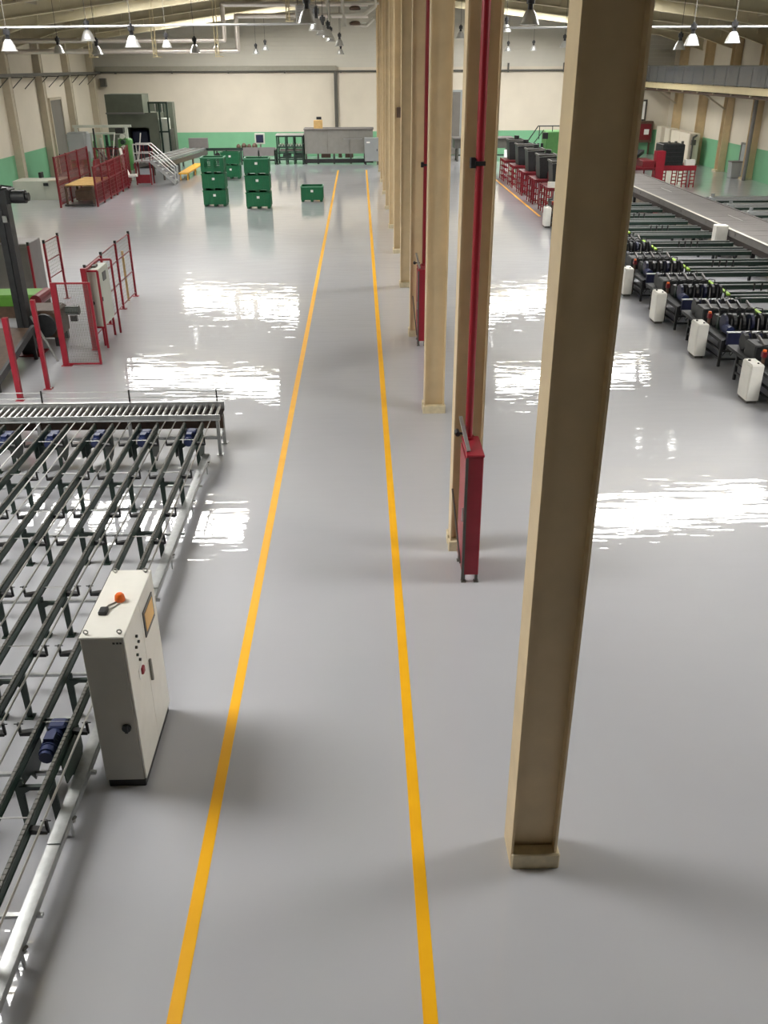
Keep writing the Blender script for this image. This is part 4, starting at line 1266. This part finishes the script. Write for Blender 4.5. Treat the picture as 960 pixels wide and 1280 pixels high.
# plate conveyor
e = empty('plate_conveyor', (14.5, 38, 0), 'long grey plate conveyor with a painted edge highlight running past the cross rails', 'conveyor')
PY0, PY1 = 22.0, 52.0
me_slat = mesh_of(MB().box(13.62, 15.55, 0.006, 0.494, 1.15, 1.2), 'slat', 'plate_grey')
y = PY0
while y < PY1 - 0.1:
    inst(me_slat, 'slat', e, (0, y, random.uniform(-0.003, 0.003)))
    y += 0.5
MB().box(13.5, 13.6, PY0, PY1, 0.98, 1.22).build('side_rail', 'plate_grey', e)
MB().box(13.49, 13.61, PY0, PY1, 1.22, 1.232).build('edge_highlight', 'cream_panel', e)  # pale paint stands in for the highlight along this edge
MB().box(15.57, 15.66, PY0, PY1, 0.98, 1.22).build('side_rail', 'plate_grey', e)
MB().box(13.62, 15.5, PY0, PY1, 0.72, 0.97).build('under_pan', 'under_dark', e)
y = PY0 + 0.5
while y < PY1:
    for xx in (13.7, 15.35):
        MB().box(xx, xx + 0.12, y, y + 0.12, 0, 0.75).build('leg', 'black', e)
    MB().bbox(13.485, 13.5, y + 1.2, y + 1.35, 1.06, 1.16).build('cover_plate', 'grey_panel', e)
    y += 3.0
for yy in (35.2, 44.0):
    MB().bar((14.75, yy, 1.207), (14.75, yy + 1.6, 1.207), 0.06, 0.01).build('marker_strip', 'aluminium', e)

# rails beyond the plate conveyor
for k in range(6):
    y = 33.2 + 2.3 * k
    e = empty('roller_bed', (19.5, y, 0), 'dark green rail bed beyond the plate conveyor, %s from the red machine' % ORD[5 - k], 'conveyor', 'rail beds beyond the plate conveyor')
    for dy in (-0.5, 0.0, 0.5):
        MB().box(16.9, 23.2, y + dy - 0.05, y + dy + 0.05, 0.66, 0.8).build('rail', 'rail_green', e)
        MB().cyl((16.9, y + dy, 0.79), (23.2, y + dy, 0.79), 0.06, 8).build('tube', 'galvanised' if dy else 'door_grey_light', e, True)
        a = [(16.9 - 0.32 * math.sin(t * math.pi / 8), y + dy, 0.79 - 0.32 * (1 - math.cos(t * math.pi / 8))) for t in range(5)]
        MB().tube(a, 0.055, 8).build('curved_end', 'galvanised', e, True)
    for xx in (17.3, 20.0, 22.8):
        MB().box(xx, xx + 0.08, y - 0.6, y + 0.6, 0.56, 0.66).build('cross_beam', 'black', e)
        for dy in (-0.55, 0.47):
            MB().box(xx, xx + 0.08, y + dy, y + dy + 0.08, 0, 0.56).build('leg', 'black', e)
    MB().bbox(16.55, 16.85, y - 0.95, y - 0.7, 0.5, 1.0, 0.04).cyl((16.7, y - 0.82, 1.0), (16.7, y - 0.82, 1.15), 0.08, 10).build('drive', 'door_grey_light', e)


# ------------------------------------------------------------------ red stands with black hoppers
def ladder_post(e, x, y, h, m_='red_paint'):
    mb = MB()
    for s in (-1, 1):
        mb.bar((x + s * 0.13, y, 0), (x + s * 0.13, y, h), 0.05)
    for k in range(4):
        z = 0.2 + (h - 0.35) * k / 3
        mb.bar((x - 0.13, y, z), (x + 0.13, y, z), 0.05)
    return mb.build('ladder_frame', m_, e)


def red_stand(x, y, lab, hopper=True, side=1):
    e = empty('loading_stand', (x + 0.7, y, 0), lab, 'stand', 'red loading stands')
    for dy in (-0.9, -0.35, 0.25, 0.85):
        ladder_post(e, x + side * 0.1, y + dy, 1.25)
        MB().box(x + side * 0.1, x + side * 1.5, y + dy - 0.03, y + dy + 0.03, 1.08, 1.16).build('arm', 'red_dark', e)
    MB().box(min(x, x + side * 1.5), max(x, x + side * 1.5), y - 1.0, y + 1.0, 1.16, 1.24).build('deck', 'red_dark', e)
    for dy in (-0.95, 0.9):
        MB().bar((x + side * 1.4, y + dy, 0), (x + side * 1.4, y + dy, 1.16), 0.07).build('rear_leg', 'red_dark', e)
    MB().bbox(min(x + side * 0.75, x + side * 1.45), max(x + side * 0.75, x + side * 1.45), y - 0.9, y + 0.9, 1.24, 1.6, 0.03).build('red_guard', 'red_dark', e)
    if hopper:
        h = MB()
        cx, cy = x + side * 0.72, y + 0.1
        h.prism([(cx - 0.36, 1.24), (cx + 0.36, 1.24), (cx + 0.46, 2.36), (cx - 0.46, 2.36)], 'y', cy - 0.55, cy + 0.55)
        h.build('hopper', 'black_machine', e)
        MB().box(cx - 0.5, cx + 0.5, cy - 0.59, cy - 0.52, 2.34, 2.42).box(cx - 0.5, cx + 0.5, cy + 0.52, cy + 0.59, 2.34, 2.42).box(cx - 0.5, cx - 0.43, cy - 0.55, cy + 0.55, 2.34, 2.42).box(cx + 0.43, cx + 0.5, cy - 0.55, cy + 0.55, 2.34, 2.42).build('hopper_rim', 'pipe_dark', e)
        MB().cyl((cx + 0.1, cy, 2.42), (cx + 0.1, cy, 2.62), 0.16, 10).build('cap', 'black', e)
        MB().bar((cx - 0.48, cy - 0.62, 2.3), (cx + 0.48, cy - 0.62, 2.36), 0.03).build('steel_strip', 'steel', e)
    return e


for k in range(5):
    red_stand(9.15, 46.6 + 3.5 * k, 'red ladder-frame loading stand with a black hopper, %s from the white control boxes' % ORD[k])
MB().bbox(9.2, 9.8, 45.65, 45.95, 1.24, 1.5).thing('tote_box', 'white_box', (9.5, 45.8, 1.24), 'small white tote standing at the end of the red stands', 'box')

# more stands beyond the plate conveyor
e = red_stand(15.75, 55.8, 'red ladder-frame stand with bright red column beyond the plate conveyor', False)
MB().box(17.3, 17.8, 55.0, 55.6, 0, 2.1).build('column', 'red_paint', e)
e = empty('black_unit', (18.6, 56.6, 1.24), 'black boxy drive unit resting on the red stand beyond the plate conveyor', 'machine')
MB().bbox(17.9, 19.2, 55.9, 57.4, 1.235, 2.4, 0.04).build('housing', 'black_machine', e)
for k in range(4):
    MB().box(18.0, 19.1, 55.87, 55.9, 1.4 + 0.24 * k, 1.48 + 0.24 * k).build('rib', 'black', e)
for k in range(3):
    MB().cyl((18.3 + 0.4 * k, 56.2, 2.4), (18.3 + 0.4 * k, 56.2, 2.55), 0.08, 8).build('port', 'pipe_dark', e)
e = empty('red_base', (19.0, 57, 0), 'red base frame with ladder legs under the black drive unit', 'stand')
MB().box(17.85, 20.0, 55.8, 57.5, 0.95, 1.23).build('deck', 'red_paint', e)
for (xx, yy) in ((18.1, 55.9), (18.75, 55.9), (19.4, 55.9), (19.85, 55.9), (19.6, 57.3), (18.1, 57.3)):
    ladder_post(e, xx, yy, 0.95)
e = red_stand(15.2, 61.5, 'red ladder-frame stand with black hopper behind the bright red column', True)
e = red_stand(16.6, 65.0, 'red stand with black hopper furthest back beside the dark wall cabinet', True)
MB().bar((14.2, 52.5, 1.2), (17.1, 57.5, 1.9), 0.35, 0.2).thing('chute', 'black', (15.6, 55, 1.2), 'black sloping chute leading from the plate conveyor to the red stand', 'chute')
MB().bbox(19.35, 19.9, 55.85, 56.2, 1.23, 1.55).thing('tote_box', 'white_box', (19.6, 56, 1.23), 'small white box lying beside the black drive unit', 'box')

# dark table machine and green machine at the far wall, right bay
e = empty('dark_table', (10, 73.2, 0), 'dark grey heavy table machine in front of the far wall', 'machine')
MB().bbox(7.2, 11.6, 72.6, 74.0, 0.95, 1.62, 0.04).build('body', 'pipe_dark', e)
MB().box(7.1, 11.7, 72.5, 74.1, 1.62, 1.7).build('top', 'grey_panel', e)
for xx in (7.4, 9.0, 10.2, 11.3):
    for yy in (72.7, 73.8):
        MB().box(xx, xx + 0.14, yy, yy + 0.14, 0, 0.95).build('leg', 'pipe_dark', e)
MB().box(7.4, 11.4, 72.72, 72.8, 0.4, 0.5).build('stretcher', 'dark_green', e)
MB().bbox(11.0, 11.35, 72.3, 72.5, 0.2, 0.85).build('gauge', 'paper', e)
e = empty('green_machine', (13.5, 66.5, 0), 'green machine tower with a railed platform behind the black hoppers', 'machine')
MB().bbox(12.9, 14.6, 66.0, 67.8, 0, 2.5, 0.05).build('tower', 'machine_green', e)
MB().bbox(11.2, 12.9, 66.2, 67.8, 0, 1.4, 0.05).build('bed', 'dark_green', e)
rl = MB().tube([(11.3, 66.1, 1.4), (12.3, 66.1, 2.85), (14.5, 66.1, 2.85)], 0.035, 8).tube([(11.8, 66.1, 1.4), (12.7, 66.1, 2.6)], 0.03, 8)
for xx in (12.4, 13.3, 14.4):
    rl.cyl((xx, 66.1, 2.0), (xx, 66.1, 2.85), 0.03, 6)
rl.build('railing', 'black', e)
for xx in (12.6, 14.2):
    MB().bbox(xx, xx + 0.35, 65.7, 65.99, 2.05, 2.45).build('lamp_unit', 'black', e)
for k in range(6):
    MB().cyl((11.4 + 0.25 * k, 66.15, 1.4), (11.4 + 0.25 * k, 66.15, 1.75), 0.09, 8).build('cylinder', 'black_machine', e)

# ------------------------------------------------------------------ right wall furniture
e = empty('wall_cabinet', (24.3, 70.5, 0), 'large cream cabinet with pipework on its side by the right wall', 'cabinet')
MB().bbox(23.7, 24.45, 68.4, 72.6, 0.15, 2.15, 0.02).build('body', 'cream', e)
for yy in (68.5, 70.55):
    MB().box(23.68, 23.7, yy, yy + 1.95, 0.25, 2.05).build('door', 'cream', e)
MB().box(23.75, 24.4, 68.5, 72.5, 0, 0.15).build('plinth', 'pipe_dark', e)
MB().tube([(23.95, 68.3, 0.3), (23.95, 68.3, 1.9), (24.2, 68.3, 2.05)], 0.07, 8).bbox(23.85, 24.15, 68.2, 68.4, 1.4, 1.75).build('pipework', 'pipe_dark', e)
e = empty('wall_cabinet', (24.1, 73.9, 0), 'cream cabinet between the large cabinet and the corner cabinet', 'cabinet')
MB().bbox(23.8, 24.45, 73.3, 74.5, 0.1, 2.2, 0.02).build('body', 'cream', e)
MB().box(23.78, 23.8, 73.4, 74.4, 0.2, 2.1).build('door', 'cream', e)
MB().box(23.85, 24.4, 73.35, 74.4, 0, 0.1).build('plinth', 'pipe_dark', e)
e = empty('wall_cabinet', (24.1, 76, 0), 'narrow cream cabinet in the far corner of the right wall', 'cabinet')
MB().bbox(23.8, 24.45, 75.45, 76.6, 0.1, 2.2, 0.02).build('body', 'cream', e)
MB().box(23.78, 23.8, 75.55, 76.5, 0.2, 2.1).build('door', 'cream', e)
MB().box(23.85, 24.4, 75.5, 76.55, 0, 0.1).build('plinth', 'pipe_dark', e)
e = empty('extinguisher_station', (23.0, 77.7, 0), 'dark red hose box with white notice on the far wall', 'hose box')
MB().bbox(22.6, 23.8, YF - 0.35, YF - 0.02, 0.9, 2.5, 0.02).build('body', 'brown', e)
MB().box(22.75, 23.65, YF - 0.37, YF - 0.35, 1.1, 2.3).build('door', 'red_dark', e)
MB().box(23.1, 23.5, YF - 0.38, YF - 0.37, 1.5, 1.9).build('notice', 'paper', e)
for xx in (22.7, 23.6):
    MB().box(xx, xx + 0.1, YF - 0.3, YF - 0.1, 0, 0.9).build('leg', 'brown', e)
e = empty('bin_pair', (24.4, 58.9, 0), 'grey waste bin beside the grey door at the right wall', 'bin')
MB().prism([(23.95, 0.02), (24.5, 0.02), (24.56, 0.95), (23.9, 0.95)], 'y', 60.35, 61.0).build('body', 'door_grey_light', e)
MB().box(23.87, 24.59, 60.32, 61.03, 0.95, 1.02).build('lid', 'grey_panel', e)
MB().cyl((24.3, 59.1, 0), (24.3, 59.1, 4.85), 0.12, 10).thing('down_pipe', 'grey_panel', (24.45, 59.1, 0), 'grey vertical downpipe beside the beige wall post under the gallery', 'pipe', smooth=True)

# gallery along the right wall
e = empty('gallery', (23.6, 62, 5.0), 'gallery with beige edge beam and tinted glass balustrade along the right wall', 'gallery')
GY0 = 40.0
MB().box(22.6, XR, GY0, YF, 5.1, 5.28).build('slab', 'beige_wall_steel', e)
MB().box(22.5, 22.6, GY0, YF, 5.0, 5.36).box(22.42, 22.62, GY0, YF, 5.34, 5.38).build('edge_beam', 'mezz_edge', e)
MB().box(22.7, 22.9, GY0, YF, 4.78, 4.95).build('brown_pipe', 'brown', e)
y = GY0
while y < YF - 0.5:
    MB().box(22.5, 22.53, y + 0.05, y + 1.95, 5.42, 6.48).build('glass_panel', 'tinted_glass', e)
    MB().box(22.5, 22.56, y - 0.04, y + 0.04, 5.38, 6.5).build('baluster', 'pipe_dark', e)
    y += 2.0
MB().box(22.48, 22.56, GY0, YF, 6.48, 6.54).build('handrail', 'pipe_dark', e)
y = GY0 + 1
while y < YF:
    MB().box(22.6, XR - 0.5, y, y + 0.12, 4.88, 5.1).build('cross_beam', 'beige_wall_steel', e)
    y += 3.0
for yy in (75.0, 64.6, 54.4):
    MB().bar((22.7, yy, 5.0), (24.5, yy, 3.9), 0.1).build('bracket', 'beige_wall_steel', e)
MB().cyl((23.9, GY0, 4.815), (23.9, YF, 4.815), 0.07, 8).thing('gallery_pipe', 'pipe_dark', (23.9, 60, 4.8), 'dark pipe running under the gallery along the right wall', 'pipe', smooth=True)

# ------------------------------------------------------------------ wall pipes and tray
e = empty('wall_duct', (-11, YF - 0.1, 6.2), 'dark conduit with a thicker duct across the far wall, ending in a drop', 'duct')
MB().cyl((XL + 0.2, YF - 0.14, 6.22), (20.5, YF - 0.14, 6.22), 0.07, 8).build('conduit', 'pipe_dark', e, True)
MB().box(-20.5, -1.75, YF - 0.3, YF - 0.04, 6.28, 6.62).build('duct', 'duct_grey', e)
MB().box(-1.95, -1.7, YF - 0.2, YF - 0.04, 1.9, 6.28).build('drop', 'pipe_dark', e)
for k in range(9):
    x = -19 + 4.4 * k
    MB().box(x - 0.05, x + 0.05, YF - 0.3, YF - 0.035, 6.1, 6.75 if x > 0 else 6.3).build('bracket', 'pipe_dark', e)
e = empty('wall_cable_tray', (XL + 0.3, 60, 6.0), 'dark cable tray on triangular brackets along the left wall', 'cable tray')
MB().box(XL + 0.45, XL + 0.75, 42, YF - 0.2, 6.1, 6.2).box(XL + 0.45, XL + 0.48, 42, YF - 0.2, 6.2, 6.28).box(XL + 0.72, XL + 0.75, 42, YF - 0.2, 6.2, 6.28).build('tray', 'pipe_dark', e)
y = 50.0
while y < 77:
    MB().bar((XL + 0.02, y, 6.06), (XL + 0.8, y, 6.06), 0.05).bar((XL + 0.02, y, 5.4), (XL + 0.75, y, 6.04), 0.05).build('bracket', 'pipe_dark', e)
    y += 2.4
MB().bbox(XL + 0.65, XL + 1.1, YF - 0.4, YF, 5.2, 5.8).thing('speaker_box', 'pipe_dark', (XL + 0.87, YF - 0.2, 5.2), 'small dark box under the cable tray in the left corner', 'box')

# ceiling pipes that step up over the left bay
PYY = 58.5
for (dz, dx, lab) in ((0.0, 0.0, 'lower silver roof pipe stepping up to a higher level'), (0.55, -0.75, 'upper silver roof pipe stepping up to a higher level')):
    xs = -7.0 + dx
    z0, z1 = 7.42 + dz, 9.2 + dz * 1.05
    e = empty('roof_pipe', (xs, PYY, z0), lab, 'pipe', 'silver roof pipes')
    MB().tube([(XL + 0.2, PYY, z0), (xs, PYY, z0), (xs, PYY, z1), (0.6, PYY, z1)], 0.13, 12).build('pipe', 'pipe_silver', e, True)
    for (x, zz) in ((-15.5, z0), (-11.8, z0), (-8.2, z0), (-4.0, z1), (-0.8, z1)):
        MB().cyl((x, PYY - 0.15, zz - 0.2), (x, PYY - 0.15, zz + 0.2), 0.02, 6).box(x - 0.04, x + 0.04, PYY - 0.16, PYY + 0.16, zz - 0.17, zz - 0.13).build('clip', 'mezz_edge', e)
for x in (-15.5, -11.8, -8.2, -4.0):
    zb = 7.15 if x < -7 else 8.95
    e = empty('pipe_hanger', (x, PYY, zb), {-15.5: 'yellowish twin hanger rods of the roof pipes nearest the left wall', -11.8: 'yellowish twin hanger rods of the roof pipes, middle pair', -8.2: 'yellowish twin hanger rods just before the pipe step', -4.0: 'yellowish twin hanger rods beyond the pipe step'}[x], 'hanger', 'roof pipe hangers')
    for s in (-1, 1):
        MB().cyl((x + s * 0.09, PYY - 0.2, zb), (x + s * 0.09, PYY - 0.2, roof(x)), 0.03, 6).build('rod', 'mezz_edge', e)
    MB().box(x - 0.15, x + 0.3, PYY - 0.24, PYY + 0.2, zb - 0.05, zb).build('cradle', 'mezz_edge', e)
# pipe loop near the column head
e = empty('pipe_manifold', (-0.3, 57.5, 8.5), 'beige pipe manifold with dark valves hung beside the column row', 'pipework')
MB().tube([(-1.8, 57.5, 10.3), (-1.5, 57.5, 8.6)], 0.1, 8).tube([(-0.9, 57.5, 10.3), (-0.75, 57.5, 8.6)], 0.1, 8).build('down_pipe', 'cream_panel', e)
MB().tube([(-1.6, 57.5, 9.2), (0.4, 57.5, 9.2), (1.0, 57.5, 9.6), (1.0, 57.5, 10.2)], 0.09, 8).tube([(-1.0, 57.5, 9.75), (1.2, 57.5, 9.75)], 0.07, 8).tube([(-0.2, 57.5, 8.65), (0.5, 57.5, 8.65), (0.9, 57.5, 9.0)], 0.08, 8).build('header', 'cream_panel', e)
for (x, zz) in ((-0.15, 9.5), (-0.15, 8.75)):
    MB().lathe([(0.001, 0), (0.3, 0.02), (0.34, 0.12), (0.2, 0.22), (0.001, 0.24)], (x, 57.4, zz - 0.1), 12).build('valve', 'brown', e, True)
    MB().lathe([(0.001, 0), (0.22, 0.0), (0.22, 0.04), (0.001, 0.05)], (x + 0.4, 57.4, zz), 12).build('hand_wheel', 'pale_grey', e, True)

# ------------------------------------------------------------------ high-bay lamps
bell = [(0.05, 0.34), (0.09, 0.33), (0.14, 0.27), (0.19, 0.17), (0.23, 0.06), (0.25, 0.0), (0.265, -0.01), (0.265, -0.025), (0.24, -0.015), (0.215, 0.06), (0.175, 0.16), (0.13, 0.25), (0.08, 0.31), (0.001, 0.32)]
me_bell = mesh_of(MB().lathe(bell, (0, 0, -0.17), 20), 'reflector', 'aluminium', True)
me_bal = mesh_of(MB().cyl((0, 0, 0.16), (0, 0, 0.3), 0.07, 12).cyl((0, 0, 0.3), (0, 0, 0.46), 0.11, 12).cyl((0, 0, 0.46), (0, 0, 0.52), 0.05, 8), 'ballast', 'black', True)
me_bulb = mesh_of(MB().lathe([(0.001, -0.1), (0.05, -0.08), (0.06, -0.03), (0.04, 0.05), (0.03, 0.14)], (0, 0, 0), 10), 'bulb', 'paper', True)
LAMPS = [(-1.4, 28.0, 7.86), (-1.4, 34.0, 7.88), (-1.42, 40.6, 7.92), (-1.4, 47.0, 7.98), (-1.45, 53.0, 7.95), (-1.1, 59.5, 7.85), (-1.3, 74, 7.55),
         (-11.75, 34.0, 7.3), (-10.0, 37.5, 7.68), (-14.2, 47.8, 7.4), (-12.4, 47.8, 7.34), (-7.6, 34.0, 7.4), (-10.0, 52.6, 7.7), (-7.76, 47.8, 7.38), (-9.3, 65.8, 7.65), (-7.6, 74.5, 7.6), (-6.9, 74.5, 7.85),
         (5.98, 58.5, 8.2), (4.6, 27.0, 7.78), (7.76, 52.6, 8.35), (11.2, 74.5, 7.7), (13.1, 74.5, 7.74), (12.1, 58.5, 7.7), (11.4, 34.0, 7.38), (14.2, 43.9, 7.38), (12.8, 34.0, 7.45)]
for (x, y, z) in LAMPS:
    lab, grp = ('silver bell-shaped high-bay lamp in the row hung beside the columns', 'lamps beside the column row') if abs(x) < 2 else (('silver bell-shaped high-bay lamp hung above the press and conveyor bay', 'lamps over the conveyor bay') if x < 0 else ('silver bell-shaped high-bay lamp hung over the bay with the gallery', 'lamps over the gallery bay'))
    e = empty('high_bay_lamp', (x, y, z), lab, 'lamp', grp)
    inst(me_bell, 'reflector', e, (x, y, z))
    inst(me_bal, 'ballast', e, (x, y, z))
    inst(me_bulb, 'bulb', e, (x, y, z))
    MB().cyl((x, y, z + 0.5), (x, y, roof(x)), 0.012, 5).build('suspension_wire', 'pipe_dark', e)
# straight conduits that feed the lamp rows
MB().cyl((XL + 0.3, 34.2, 7.74), (-2.0, 34.2, 7.9), 0.035, 8).thing('lamp_conduit', 'aluminium', (-10, 34.2, 7.8), 'thin bright conduit above the lamps in the left bay', 'conduit', 'lamp conduits', True)
MB().cyl((5.0, 34.2, 7.76), (XR - 0.2, 34.2, 7.76), 0.035, 8).thing('lamp_conduit', 'aluminium', (15, 34.2, 7.76), 'thin bright conduit above the lamps in the right bay', 'conduit', 'lamp conduits', True)
# grey heater box under the roof
e = empty('unit_heater', (-2.5, 56, 8.6), 'grey unit heater box under the roof beside the lamps', 'heater')
MB().bbox(-3.4, -2.2, 55.6, 56.6, 8.7, 9.6, 0.05).build('casing', 'grey_machine', e)
for k in range(6):
    MB().box(-3.3, -2.3, 55.56, 55.6, 8.8 + 0.13 * k, 8.86 + 0.13 * k).build('louvre', 'grey_panel', e)
for xx in (-3.3, -2.3):
    MB().cyl((xx, 56.1, 9.6), (xx, 56.1, roof(xx)), 0.02, 6).build('hanger', 'pipe_dark', e)
